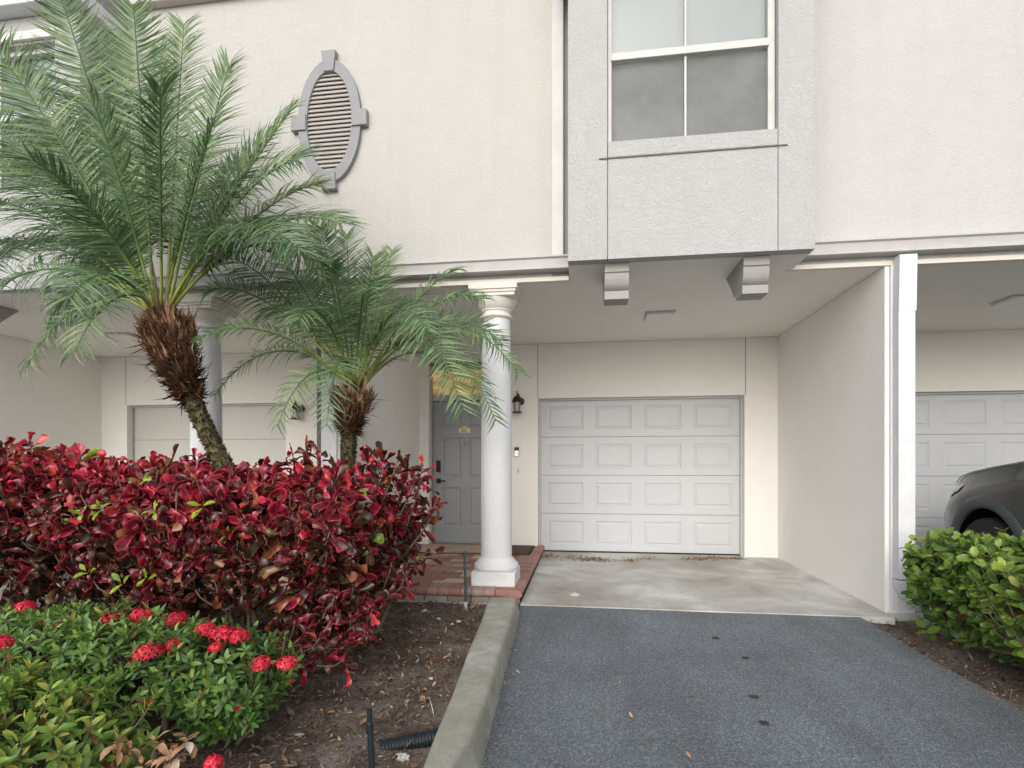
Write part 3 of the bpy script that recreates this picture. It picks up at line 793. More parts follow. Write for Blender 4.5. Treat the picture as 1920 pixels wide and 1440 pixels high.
    for cx in (0.40, W_ - 0.40):
        mb = MB(); mb.prism_x(pr, cx - 0.10, cx + 0.10); mb.build('corbel', M['corbel'], g, bevel=0.002)
bay(-0.13, 1.77, 'grey white stucco bay with white sash window over the middle carport')
bay(-6.57, -4.67, 'bay behind the tall palm')
bay(3.95, 5.85, 'bay above the dark car')

# columns
def column(x, y):
    g = empty('column', (x, y, 0)); g.parent = B
    z0 = 0.088
    mb = MB(); mb.lathe([(0.148, 0.32), (0.148, 0.9), (0.146, 1.5), (0.141, 2.1), (0.132, 2.60)], (0, 0, 0), 40); mb.build('shaft', M['column'], g, smooth=True)
    mb = MB(); mb.box(-0.205, 0.205, -0.205, 0.205, z0, z0 + 0.13)
    mb.lathe([(0.200, z0 + 0.13), (0.213, z0 + 0.155), (0.207, z0 + 0.185), (0.185, z0 + 0.205), (0.180, z0 + 0.215), (0.165, z0 + 0.23), (0.148, z0 + 0.25)], (0, 0, 0), 40)
    mb.build('column_base', M['column'], g, smooth=True, bevel=0.008)
    mb = MB(); mb.lathe([(0.132, 2.585), (0.150, 2.590), (0.158, 2.603), (0.150, 2.618), (0.136, 2.624), (0.136, 2.65), (0.146, 2.655), (0.146, 2.668), (0.155, 2.675), (0.175, 2.705), (0.192, 2.745), (0.196, 2.765)], (0, 0, 0), 40)
    for h0, h1, e in ((2.765, 2.795, 0.200), (2.7955, 2.82, 0.212), (2.8205, 2.871, 0.225)): mb.box(-e, e, -e, e, h0, h1)
    mb.build('capital', M['capital'], g, smooth=True, bevel=0.003)
column(-0.83, 5.03)
column(-3.86, 5.03)

# oval vent (in the facade wall)
ov = empty('oval_vent', (-2.41, YF, 4.49)); ov.parent = B
ov['label'] = 'oval louvred vent with grey surround and four keystones'
a1, b1, a0, b0 = 0.315, 0.585, 0.225, 0.475
n = 72
mb = MB(); vs = []; fs = []
for k in range(n):
    t = 2 * math.pi * k / n; c, s_ = math.cos(t), math.sin(t)
    vs += [(a1 * c, 0, b1 * s_), (a1 * c, -0.045, b1 * s_), (a0 * c, -0.045, b0 * s_), (a0 * c, 0.0, b0 * s_)]
for k in range(n):
    b_ = k * 4; e = ((k + 1) % n) * 4
    for q in range(3): fs.append((b_ + q, b_ + q + 1, e + q + 1, e + q))
mb.add(vs, fs); mb.build('surround', M['trim_grey'], ov, smooth=True)
mb = MB()
for k in range(23):
    z = -b0 + (k + 0.5) * (2 * b0 / 23); h = 2 * b0 / 23
    def hw(zz): return a0 * math.sqrt(max(0, 1 - (zz / b0) ** 2)) 
    w1, w2 = hw(z - h / 2), hw(z + h / 2)
    if max(w1, w2) < 0.02: continue
    zl, zh = z - h * 0.48, z + h * 0.42
    mb.add([(-w1, -0.036, zl), (w1, -0.036, zl), (w2, -0.014, zh), (-w2, -0.014, zh), (-w1, -0.030, zl - 0.004), (w1, -0.030, zl - 0.004), (w2, -0.004, zh), (-w2, -0.004, zh)], [(0, 1, 2, 3), (4, 5, 1, 0), (7, 6, 5, 4), (3, 2, 6, 7)])
mb.build('louvre', M['louvre'], ov)
mb = MB(); vs = [(0, -0.003, 0)] + [(a0 * math.cos(2 * math.pi * k / n), -0.003, b0 * math.sin(2 * math.pi * k / n)) for k in range(n)]
mb.add(vs, [(0, 1 + k, 1 + (k + 1) % n) for k in range(n)]); mb.build('backing', M['louvre_dark'], ov)
for ang, (w0, w1_), L0, L1 in ((90, (0.050, 0.072), b0 - 0.01, b1 + 0.075), (270, (0.062, 0.072), b0 + .02, b1 + 0.075), (0, (0.075, 0.075), a0 + 0.005, a1 + 0.065), (180, (0.075, 0.075), a0 + 0.005, a1 + 0.065)):
    ca, sa = math.cos(R(ang)), math.sin(R(ang))
    pf = [(L0 * ca - w0 * sa, L0 * sa + w0 * ca), (L0 * ca + w0 * sa, L0 * sa - w0 * ca), (L1 * ca + w1_ * sa, L1 * sa - w1_ * ca), (L1 * ca - w1_ * sa, L1 * sa + w1_ * ca)]
    mb = MB(); mb.prism_y(pf[::-1], -0.062, -0.001); mb.build('keystone', M['trim_grey'], ov, bevel=0.003)

# ------------------------------------------------------------------ things fixed to the house
def wall_lantern(x, y, z, label, style):
    g = empty('wall_lantern', (x, y, z)); tag(g, label, 'wall lantern')
    mb = MB(); mb.lathe([(0.001, -0.03), (0.03, -0.028), (0.052, -0.014), (0.055, -0.001)], (0.03, 0, 0.02), 20, 'y'); mb.build('wall_plate', M['bronze'], g, smooth=True)
    mb = MB()
    mb.tube([(0.03, -0.025, 0.02), (0.03, -0.06, 0.05), (0.02, -0.10, 0.10), (0.0, -0.125, 0.115), (0, -0.125, 0.08)], 0.010, 10)
    mb.lathe([(0.004, 0.15), (0.010, 0.135), (0.006, 0.12), (0.012, 0.10)], (0, -0.125, 0), 12); mb.build('bracket', M['bronze'], g, smooth=True)
    mb = MB()
    if style == 'round':
        mb.lathe([(0.006, 0.09), (0.03, 0.080), (0.052, 0.055), (0.066, 0.020), (0.072, 0.0), (0.070, -0.006), (0.05, -0.006)], (0, -0.125, 0), 24)
    else:
        mb.lathe([(0.008, 0.09), (0.02, 0.08), (0.070, 0.0), (0.070, -0.008), (0.05, -0.008)], (0, -0.125, 0), 6)
    mb.build('lantern_hood', M['bronze'], g, smooth=(style == 'round'))
    mb = MB(); nr = 4 if style == 'round' else 6
    for k in range(nr):
        a = 2 * math.pi * (k + 0.5) / nr
        mb.tube([(0.056 * math.cos(a), -0.125 + 0.056 * math.sin(a), 0), (0.050 * math.cos(a), -0.125 + 0.050 * math.sin(a), -0.13)], 0.0045, 6)
    mb.build('cage', M['bronze'], g)
    mb = MB(); mb.lathe([(0.044, -0.004), (0.044, -0.128)], (0, -0.125, 0), 24, cap=False); mb.build('glass_shade', M['lens'], g, smooth=True)
    mb = MB(); mb.lathe([(0.05, -0.13), (0.068, -0.134), (0.070, -0.146), (0.04, -0.155), (0.001, -0.160)], (0, -0.125, 0), 24); mb.build('lantern_base', M['bronze'], g, smooth=True)
m, n_, l_, bs, out = newmat('seeded_lantern_glass')
bs.inputs['Base Color'].default_value = (0.62, 0.62, 0.58, 1); bs.inputs['Roughness'].default_value = 0.15
bs.inputs['Transmission Weight'].default_value = 0.55
bump(n_, l_, bs, noise(n_, l_, coords(n_, l_), 90, 2), 0.4, 0.003)
M['lens'] = m
wall_lantern(-0.905, YB, 2.07, 'bronze wall lantern with round hood beside the white garage door', 'round')
wall_lantern(-4.14, YB, 2.02, 'dark six sided wall lantern between the two palms', 'six')

g = empty('video_doorbell', (-0.925, YB, 1.39)); tag(g, 'black and silver video doorbell on the wall right of the round column', 'doorbell')
mb = MB(); mb.box(-0.032, 0.032, -0.028, -0.0005, -0.065, 0.065); mb.build('housing', M['black'], g, bevel=0.006)
mb = MB(); mb.box(-0.029, 0.029, -0.032, -0.0285, -0.061, 0.018); fp = mb.build('faceplate', M['steel'], g, bevel=0.002)
mb = MB(); mb.tube([(0.015 * math.cos(t), -0.034, -0.022 + 0.015 * math.sin(t)) for t in np.linspace(0, 2 * math.pi, 20)], 0.002, 6, False); mb.build('button', M['trim_grey'], g)
mb = MB(); mb.lathe([(0.001, -0.034), (0.010, -0.0335), (0.011, -0.0285)], (0, 0, 0.042), 16, 'y'); mb.build('camera_lens', M['carglass'], g, smooth=True)
g = empty('bell_button', (-0.905, YB, 1.125)); tag(g, 'small tan bell push on the wall below the video doorbell', 'bell button')
mb = MB(); mb.box(-0.012, 0.012, -0.010, -0.0005, -0.038, 0.038); mb.build('plate', M['brass'], g, bevel=0.003)
mb = MB(); mb.lathe([(0.001, -0.015), (0.007, -0.014), (0.008, -0.010)], (0, 0, 0), 12, 'y'); mb.build('push', M['brass_dark'], g, smooth=True)

for x, y, lab in ((0.83, 6.10, 'flat white square light on the ceiling of the middle carport'), (4.33, 6.0, 'flat white light on the ceiling above the dark car'), (-5.86, 6.15, 'flat white ceiling light left of the tall palm trunk')):
    g = empty('ceiling_light', (x, y, ZC)); tag(g, lab, 'ceiling light')
    mb = MB(); mb.box(-0.16, 0.16, -0.16, 0.16, -0.012, -0.0005); mb.build('frame', M['white_trim'], g, bevel=0.003)
    mb = MB(); mb.box(-0.15, 0.15, -0.15, 0.15, -0.040, -0.0125); mb.build('diffuser', M['light_lens'], g, bevel=0.008)

# downspout on the wall end
ds = empty('downspout', (2.605, YF - 0.078, 0)); tag(ds, 'white fluted downspout on the end of the dividing wall', 'downspout')
def flute(w_=0.062, d_=0.038, n=9):
    pts = []
    for k in range(n * 2 + 1):
        x = -w_ + 2 * w_ * k / (n * 2); pts.append((x, -d_ + (0.003 if k % 2 else 0)))
    pts += [(w_, d_), (-w_, d_)]
    return pts
def sweep(mb, path, prof):
    """path: list of (centre, across, depth) frames"""
    n = len(prof); vs = []; fs = []
    for c, ax, dp in path:
        for a, b in prof: vs.append(Vector(c) + Vector(ax) * a + Vector(dp) * b)
    for i in range(len(path) - 1):
        for k in range(n):
            k2 = (k + 1) % n
            fs.append((i * n + k, i * n + k2, (i + 1) * n + k2, (i + 1) * n + k))
    fs.append(tuple(range(n))[::-1]); fs.append(tuple(range((len(path) - 1) * n, len(path) * n)))
    mb.add(vs, fs)
mb = MB(); sweep(mb, [((0.012, 0, 2.922), (1, 0, 0), (0, 1, 0)), ((0.004, 0, 2.46), (1, 0, 0), (0, 1, 0))], flute(0.066, 0.041)); mb.build('upper_pipe', M['downspout'], ds)
mb = MB(); sweep(mb, [((0.0, 0, 2.459), (1, 0, 0), (0, 1, 0)), ((0, 0, 0.27), (1, 0, 0), (0, 1, 0))], flute()); mb.build('lower_pipe', M['downspout'], ds)
mb = MB(); path = []
for k in range(15):
    a = R(75) * k / 14; r_ = 0.17; e = 1.0 + (0.05 if k % 2 else 0)
    path.append(((0.17 - r_ * math.cos(a), 0, 0.26 - r_ * math.sin(a)), (math.cos(a) * e, 0, math.sin(a) * e), (0, e, 0)))
sweep(mb, path, flute(0.062)); mb.build('elbow', M['downspout'], ds)

# mats
g = empty('doormat', (-1.72, 6.93, 0.088)); tag(g, 'pale beige doormat in front of the grey door', 'doormat')
mb = MB(); mb.box(-0.50, 0.45, -0.33, 0.33, 0, 0.012); mb.build('mat_pile', M['mat'], g, bevel=0.004)
mb = MB(); mb.box(-0.51, 0.46, -0.352, -0.331, -0.001, 0.010)
for k in range(9):
    mb.box(0.02 + k * 0.045, 0.05 + k * 0.045, -0.31, -0.285, 0.012, 0.0135)
mb.build('mat_border', M['mat_dark'], g)
g = empty('floor_mat', (-0.87, 6.94, 0.088)); tag(g, 'dark brown fibre mat on the bricks right of the round column', 'mat')
mb = MB(); mb.box(-0.30, 0.19, -0.36, 0.36, 0.002, 0.016); mb.build('mat_pile', M['mat_dark'], g, bevel=0.004)
mb = MB(); mb.box(-0.312, 0.202, -0.372, 0.372, -0.001, 0.0015); mb.build('backing', M['black'], g)

# irrigation pipes
g = empty('riser_pipe', (*at(873, 1140, 4.55).xy, -0.03)); tag(g, 'thin weathered green riser pipe standing before the brick porch', 'pipe')
p = g.location
mb = MB(); mb.tube([(0, 0, -0.03), (0.0, 0, 0.2), (-0.01, 0.0, 0.45)], [0.012, 0.012, 0.011], 12); mb.build('pipe', M['greenpipe'], g, smooth=True)
mb = MB(); mb.lathe([(0.014, 0.44), (0.016, 0.45), (0.016, 0.475), (0.006, 0.485)], (-0.01, 0, 0), 12); mb.build('nozzle', M['greenpipe'], g, smooth=True)
mb = MB(); mb.lathe([(0.017, -0.03), (0.018, 0.035), (0.013, 0.045)], (0, 0, 0), 12); mb.build('fitting', M['stone'], g, smooth=True)
q = at(697, 1490, 1.85)
g = empty('sprinkler_pipe', (q.x, 1.85, -0.04)); tag(g, 'black sprinkler riser pipe standing in the bare soil', 'pipe')
zt = at(690, 1330, 1.85).z + 0.04
mb = MB(); mb.tube([(0, 0, -0.03), (0.0, 0, zt * 0.5), (-0.008, 0, zt - 0.05)], 0.0115, 14); mb.build('pipe', M['blackplastic'], g, smooth=True)
mb = MB(); mb.lathe([(0.0125, zt - 0.085), (0.0135, zt - 0.08), (0.0135, zt - 0.05), (0.009, zt - 0.045), (0.009, zt)], (-0.008, 0, 0), 14); mb.build('nozzle', M['blackplastic'], g, smooth=True)
c0 = atz(715, 1385, 0.0); c1 = atz(815, 1375, 0.01)
g = empty('drain_pipe', c0); tag(g, 'black corrugated drain pipe half buried next to the kerb', 'drain pipe')
mb = MB(); dv = (c1 - c0); pts = []; rad = []
nn_ = 90
for k in range(nn_):
    t = k / (nn_ - 1); pts.append(dv * t * 1.1 + Vector((0, 0, -0.045 + 0.03 * t))); rad.append(0.036 + 0.0035 * math.sin(k * 2 * math.pi / 5))
mb.tube(pts, rad, 20); mb.build('corrugated_sleeve', M['blackplastic'], g, smooth=True, angle=None)

# ------------------------------------------------------------------ plants
def blob_noise(p, sc, seed):
    r_ = np.random.default_rng(seed); k = r_.normal(size=(5, 3)) * sc; ph = r_.uniform(0, 6.28, 5)
    return np.sin(p @ k.T + ph).mean(1)

def stems(name, parent, bases, tips, mat, r0=0.013, r1=0.0035, nmid=6, zm=0.5, sway=0.08, rmid=None):
    mb = MB(); mids = []
    for b in bases:
        for k in range(nmid):
            c = tips[random.randrange(len(tips))]
            near = min((tips[random.randrange(len(tips))] for _ in range(14)), key=lambda t: (t[0] - b[0]) ** 2 + (t[1] - b[1]) ** 2)
            m_ = Vector(b) * 0.45 + Vector(near) * 0.55; m_.z = near[2] * random.uniform(zm - 0.1, zm + 0.15)
            mids.append(m_)
            j = Vector((random.uniform(-sway, sway), random.uniform(-sway, sway), 0))
            b2 = Vector(b) + Vector((random.uniform(-.03, .03), random.uniform(-.03, .03), 0))
            pts = bezier(b2, b2 + Vector((0, 0, m_.z * 0.35)) + j, m_ - Vector((0, 0, m_.z * 0.25)) + j * 0.5, m_, 7)
            mb.tint = random.random(); mb.tube(pts, list(np.linspace(r0, r0 * 0.6, 7)), 6, False)
    ma = np.array([tuple(m_) for m_ in mids])
    for t in tips:
        dd = ((ma - np.array(t)) ** 2 * np.array([1, 1, 0.5])).sum(1) + rng.uniform(0, 0.012, len(ma))
        m_ = mids[int(dd.argmin())]; t = Vector(t)
        pts = bezier(m_, m_ + (t - m_) * 0.35 + Vector((random.uniform(-.04, .04), random.uniform(-.04, .04), -0.02)), t - Vector((0, 0, 0.06)) + (m_ - t) * 0.1, t, 5)
        mb.tint = random.random(); mb.tube(pts, list(np.linspace(r0 * 0.45, r1, 5)), 4, False)
    return mb.build(name, mat, parent, smooth=True, angle=None)

def rosettes(tips, dirs, nleaf, L, W, spread=(15, 95), stemlen=0.10, jitter=0.25):
    """leaf frames for whorled shoots: origin, direction, up"""
    O, D, U, LL, K = [], [], [], [], []
    for p, d_ in zip(tips, dirs):
        d_ = Vector(d_).normalized(); ref = Vector((0.3, 0.2, 1)).normalized()
        a = d_.orthogonal().normalized(); b = d_.cross(a)
        nl = max(3, int(random.gauss(nleaf, nleaf * 0.15))); ph = random.uniform(0, 6.28)
        for k in range(nl):
            f = k / nl                    # 0 = oldest (low), 1 = youngest
            an = ph + k * 2.4 + random.uniform(-jitter, jitter)
            el = R(spread[1] + (spread[0] - spread[1]) * f ** 1.1 + random.uniform(-14, 14))
            out = a * math.cos(an) + b * math.sin(an)
            dv = d_ * math.cos(el) + out * math.sin(el)
            O.append(Vector(p) - d_ * stemlen * (1 - f) + out * 0.004)
            D.append(dv); U.append(d_ * math.sin(el) - out * math.cos(el))
            LL.append(random.uniform(L[0], L[1]) * (1.0 - 0.35 * f ** 3)); K.append(f)
    return np.array(O), np.array(D), np.array(U), np.array(LL), np.array(K)

# ---- croton hedge
def hedge_tips(x0, x1, y0, y1, ztop, n_top, n_side, zlow, seed, rnd=0.35, right_round=True, gap=0.0):
    r_ = np.random.default_rng(seed); tips = []; dirs = []
    while len(tips) < n_top:
        x = r_.uniform(x0, x1); y = r_.uniform(y0, y1)
        ex = min(x - x0, x1 - x); ey = min(y - y0, y1 - y)
        e = min(ex, ey)
        z = ztop(x, y) - (max(0, rnd - e) / rnd) ** 2 * rnd * 0.55 + r_.normal() * 0.035
        dx = (1 if x1 - x < x - x0 else -1) * max(0, rnd - ex) / rnd; dy = (1 if y1 - y < y - y0 else -1) * max(0, rnd - ey) / rnd
        tips.append((x, y, z)); dirs.append((dx * 0.9 + r_.normal() * 0.3, dy * 0.9 + r_.normal() * 0.3, 1.0))
    while len(tips) < n_top + n_side:
        per = r_.uniform(0, 2 * (x1 - x0) + 2 * (y1 - y0))
        if per < (x1 - x0): x, y, dx, dy = x0 + per, y0, 0, -1
        elif per < 2 * (x1 - x0):
            if r_.random() < 0.5: continue
            x, y, dx, dy = x0 + per - (x1 - x0), y1, 0, 1
        elif per < 2 * (x1 - x0) + (y1 - y0): x, y, dx, dy = x1, y0 + per - 2 * (x1 - x0), 1, 0
        else: x, y, dx, dy = x0, y0 + per - 2 * (x1 - x0) - (y1 - y0), -1, 0
        zt_ = ztop(x, y) - 0.12
        z = zlow + (zt_ - zlow) * r_.random() ** 0.62
        ins = 0.03 + 0.20 * max(0, (zt_ - z) / zt_ - 0.35) + abs(r_.normal()) * 0.05
        x -= dx * ins; y -= dy * ins
        if dy and x1 - x < rnd * 0.7: y -= dy * (rnd * 0.7 - (x1 - x)) * 0.6
        if dx and y - y0 < rnd * 0.7: x -= dx * (rnd * 0.7 - (y - y0)) * 0.6
        tips.append((x, y, z)); dirs.append((dx + r_.normal() * 0.3, dy + r_.normal() * 0.3, 0.75))
    return tips, dirs

def zt_croton(x, y):
    base = 1.045 + 0.04 * math.sin(x * 2.1 + 1) + 0.025 * math.sin(x * 5.3 + y * 3)
    if x < -3.1: base += 0.15 * min(1, (-3.1 - x) / 0.6)
    return base
croton = empty('croton_hedge', (-2.7, 3.5, -0.05))
tag(croton, 'red and maroon broad leaved croton hedge under the two palms', 'hedge')
HX0, HX1, HY0, HY1 = -4.35, -1.28, 2.72, 4.12
tips, dirs = hedge_tips(HX0, HX1, HY0, HY1, zt_croton, 450, 520, 0.30, 3)
# taller shoots seen against the walls
for px, py, Y in ((548, 862, 3.5), (575, 850, 3.5), (598, 862, 3.55), (562, 880, 3.4), (702, 855, 3.7), (720, 862, 3.7), (745, 868, 3.7), (765, 878, 3.75), (690, 872, 3.6), (790, 895, 3.8),
                  (55, 840, 3.2), (100, 855, 3.2), (150, 868, 3.2), (20, 850, 3.1), (240, 872, 3.3), (285, 878, 3.3), (395, 872, 3.4), (365, 870, 3.4), (455, 890, 3.4), (812, 960, 3.75), (822, 945, 3.7), (805, 1040, 3.7), (790, 900, 3.75)):
    q = at(px, py, Y); tips.append(tuple(q)); dirs.append((random.uniform(-.3, .3) + (1.0 if px > 800 else 0), random.uniform(-.3, .3), 1))
tips = [(t[0] + 2.7, t[1] - 3.5, t[2] + 0.05 + (abs(random.gauss(0, 0.05)) if t[2] > 0.95 else 0)) for t in tips]
O, D, U, LL, K = rosettes(tips, dirs, 13, (0.080, 0.165), None, (10, 110), 0.14)
zz = O[:, 2] - 0.05
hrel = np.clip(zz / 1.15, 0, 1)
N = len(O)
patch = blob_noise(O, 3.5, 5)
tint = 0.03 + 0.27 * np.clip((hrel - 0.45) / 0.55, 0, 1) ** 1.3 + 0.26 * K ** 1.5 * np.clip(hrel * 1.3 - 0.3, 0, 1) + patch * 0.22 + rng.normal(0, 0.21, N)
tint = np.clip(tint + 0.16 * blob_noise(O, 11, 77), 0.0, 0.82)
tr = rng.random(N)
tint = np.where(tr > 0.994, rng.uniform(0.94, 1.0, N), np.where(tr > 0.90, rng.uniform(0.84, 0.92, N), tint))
dk = np.arange(N) > 0
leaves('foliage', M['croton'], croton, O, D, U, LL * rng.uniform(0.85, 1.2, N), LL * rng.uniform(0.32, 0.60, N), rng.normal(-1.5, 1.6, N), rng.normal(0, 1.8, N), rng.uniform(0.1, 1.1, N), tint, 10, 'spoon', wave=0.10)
# older leaves inside
NI = 3600
O2 = np.stack([rng.uniform(HX0 + .15, HX1 - .12, NI) + 2.7, rng.uniform(HY0 + 0.12, HY1 - .1, NI) - 3.5, 0.05 + 0.38 + 0.66 * rng.random(NI) ** 0.65], 1)
D2 = rng.normal(size=(NI, 3)); D2[:, 2] *= 0.5; U2 = rng.normal(size=(NI, 3)) * 0.4 + np.array([0, 0, 1.0])
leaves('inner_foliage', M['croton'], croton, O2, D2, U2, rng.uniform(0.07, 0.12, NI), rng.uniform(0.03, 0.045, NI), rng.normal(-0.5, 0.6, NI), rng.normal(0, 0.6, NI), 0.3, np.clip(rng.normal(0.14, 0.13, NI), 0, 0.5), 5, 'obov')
bases = [(x + random.uniform(-.1, .1) + 2.7, y + random.uniform(-.1, .1) - 3.5, 0) for x in np.arange(-4.1, -1.4, 0.42) for y in (3.05, 3.45, 3.85)]
stems('branches', croton, bases, tips, M['bark'], 0.016, 0.0035, 6, 0.45, 0.14)
# bright green sprigs poking out of the hedge
sp = [(585, 955), (160, 1070), (225, 1090), (375, 945), (425, 1000), (150, 960), (270, 1080), (185, 950), (285, 955)]
so, sdv = [], []
for px, py in sp:
    q = at(px, py, 2.72 if px < 500 else 3.0); so.append((q.x + 2.7, q.y - 3.5, q.z + 0.05)); sdv.append((random.uniform(-.4, .4), -0.8, 0.8))
for a_, b_ in zip(so, sdv):
    O, D, U, LL, K = rosettes([a_], [b_], 5, (0.05, 0.08), None, (25, 80), 0.03)
    N = len(O)
    leaves('sprig', M['croton'], croton, O, D, U, LL, LL * 0.5, rng.normal(-0.5, 0.4, N), 0, 0.2, rng.uniform(0.95, 1.0, N), 6, 'obov')['label'] = 'lime green young sprig in the red hedge'
# the low fringe that hangs out on the right over the soil
cro2 = empty('croton_shrub', (-1.75, 2.75, -0.05))
tag(cro2, 'low straggly maroon croton reaching over bare soil in front of the hedge', 'shrub')
t2 = []; d2 = []
for px, py, Y in ((640, 1195, 2.75), (665, 1205, 2.78), (690, 1190, 2.8), (600, 1215, 2.7), (655, 1160, 2.85), (560, 1230, 2.62), (610, 1170, 2.75), (690, 1150, 2.95), (720, 1120, 3.1), (745, 1095, 3.2), (570, 1180, 2.7), (530, 1200, 2.6), (630, 1235, 2.65),
                  (590, 1190, 2.6), (550, 1170, 2.65), (670, 1130, 2.95), (735, 1060, 3.2), (760, 1050, 3.3), (640, 1120, 2.8), (600, 1130, 2.75)):
    for _ in range(1):
        q = at(px + random.uniform(-15, 15), py + random.uniform(-12, 12), Y); t2.append((q.x + 1.75, q.y - 2.75, q.z + 0.05)); d2.append((random.uniform(0, .8), random.uniform(-.9, 0), 0.8))
O, D, U, LL, K = rosettes(t2, d2, 10, (0.07, 0.115), None, (10, 100), 0.09)
N = len(O)
leaves('foliage', M['croton'], cro2, O, D, U, LL, LL * rng.uniform(0.35, 0.6, N), rng.normal(-1.4, 1.4, N), rng.normal(0, 1.4, N), rng.uniform(0.1, 0.9, N), np.clip(rng.normal(0.24, 0.22, N), 0, 0.88), 9, 'spoon', wave=0.09)
b2 = [(atz(490, 1300, -0.05).x + 1.75, atz(490, 1300, -0.05).y - 2.75, 0), (-1.85 + 1.75, 3.0 - 2.75, 0), (-1.55 + 1.75, 3.35 - 2.75, 0)]
stems('branches', cro2, b2, t2, M['bark'], 0.014, 0.004, 4, 0.5, 0.1)

# ---- ixora bushes
def ixora(name, x0, x1, y0, y1, ztop, n_top, n_side, zlow, seed, label, tmean, flowers=(), nb=3, openz=-1):
    cx, cy = (x0 + x1) / 2, (y0 + y1) / 2
    g = empty(name, (cx, cy, -0.05)); tag(g, label, 'bush')
    tips, dirs = hedge_tips(x0, x1, y0, y1, ztop, n_top, n_side, zlow, seed, 0.22)
    kp = [i for i, t in enumerate(tips) if not (t[2] < openz and -1.95 < t[0] < -1.60)]
    tips = [tips[i] for i in kp]; dirs = [dirs[i] for i in kp]
    tips = [(t[0] - cx, t[1] - cy, t[2] + 0.05) for t in tips]
    O, D, U, LL, K = rosettes(tips, dirs, 9, (0.036, 0.062), None, (20, 95), 0.045)
    N = len(O)
    pt = blob_noise(O, 5, seed)
    tint = np.clip(tmean + 0.04 + 0.24 * K + 0.16 * pt + rng.normal(0, 0.12, N), 0, 0.96)
    tint = np.where(rng.random(N) > 0.992, 1.0, tint)
    leaves('foliage', M['ixora'], g, O, D, U, LL, LL * rng.uniform(0.34, 0.46, N), rng.normal(-0.35, 0.5, N), rng.normal(0, 0.3, N), rng.uniform(0.1, 0.45, N), tint, 5, 'ellip')
    stems('branches', g, [(random.uniform(x0 + .1, x1 - .1) - cx, random.uniform(y0 + .1, y1 - .1) - cy, 0) for _ in range(nb)], tips, M['bark'], 0.011, 0.002, 5, 0.45, 0.06)
    for (px, py, Y, rad, kind) in flowers:
        q = at(px, py, Y); c = Vector((q.x - cx, q.y - cy, q.z + 0.05))
        O, D, U, L_ = [], [], [], []
        if kind == 'full':
            for k in range(46):
                z = 1 - (k + 0.5) / 46 * 1.2; t = k * 2.399963; r_ = math.sqrt(max(0, 1 - z * z))
                nv = Vector((r_ * math.cos(t), r_ * math.sin(t), z + random.uniform(-.1, .1))).normalized()
                pc = c + Vector((nv.x * rad, nv.y * rad, nv.z * rad * 0.75)) * random.uniform(0.72, 1.15)
                a = nv.orthogonal().normalized(); b = nv.cross(a); ph = random.uniform(0, 1.57)
                for s_ in range(4):
                    an = ph + s_ * math.pi / 2
                    O.append(pc); D.append(a * math.cos(an) + b * math.sin(an) + nv * 0.25); U.append(nv); L_.append(random.uniform(0.013, 0.0195))
            W_ = np.array(L_) * 0.46
        else:
            for k in range(34):
                nv = Vector((random.gauss(0, .6), random.gauss(0, .6), 0.8)).normalized()
                O.append(c - nv * 0.01); D.append(nv); U.append(nv.orthogonal()); L_.append(random.uniform(0.022, 0.036))
            W_ = np.full(len(L_), 0.0035)
        N = len(O)
        f = leaves('flower_cluster', M['petal'], g, O, D, U, L_, W_, -0.5 if kind == 'full' else 0.1, 0, 0.15, np.clip(rng.normal(0.4 if kind == 'full' else 0.15, 0.25, N), 0, 1), 4, 'ellip')
    return g
def zi_back(x, y): return 0.452 + 0.025 * math.sin(x * 5) - 0.10 * max(0, (x + 1.75)) / 0.5 + 0.02 * math.sin(y * 7 + x * 3)
fl = [(210, 1163, 2.18, .050, 'full'), (265, 1156, 2.22, .046, 'full'), (330, 1162, 2.25, .046, 'full'), (385, 1182, 2.2, .044, 'full'), (415, 1190, 2.2, .050, 'full'), (445, 1195, 2.2, .050, 'full'),
      (278, 1226, 1.95, .050, 'full'), (325, 1212, 2.05, .038, 'full'), (403, 1215, 2.1, .024, 'full'), (490, 1246, 2.12, .044, 'full'), (538, 1246, 2.18, .044, 'full'), (0, 1208, 1.75, .04, 'full'),
      (48, 1139, 2.25, .038, 'full'), (78, 1168, 2.1, .02, 'bud'), (180, 1168, 2.15, .02, 'bud'), (115, 1172, 2.12, .018, 'full'), (75, 1250, 1.85, .02, 'bud'), (545, 1280, 2.15, .02, 'bud'), (245, 1240, 1.93, .02, 'bud')]
ixora('ixora_bush', -3.2, -1.36, 1.88, 2.47, zi_back, 620, 480, 0.10, 21, 'green flowering bush topped with round red flower clusters', 0.42, fl, 7, 0.24)
def zi_front(x, y): return 0.445 + 0.03 * math.sin(x * 6 + 1) + 0.03 * math.sin(y * 8)
ixora('ixora_bush', -2.6, -1.47, 1.08, 1.72, zi_front, 480, 260, 0.12, 33, 'bright yellow green bush nearest the lower left corner', 0.62, [(280, 1318, 1.62, .02, 'bud'), (400, 1432, 1.35, .022, 'full'), (445, 1330, 1.9, .02, 'bud')], 5)
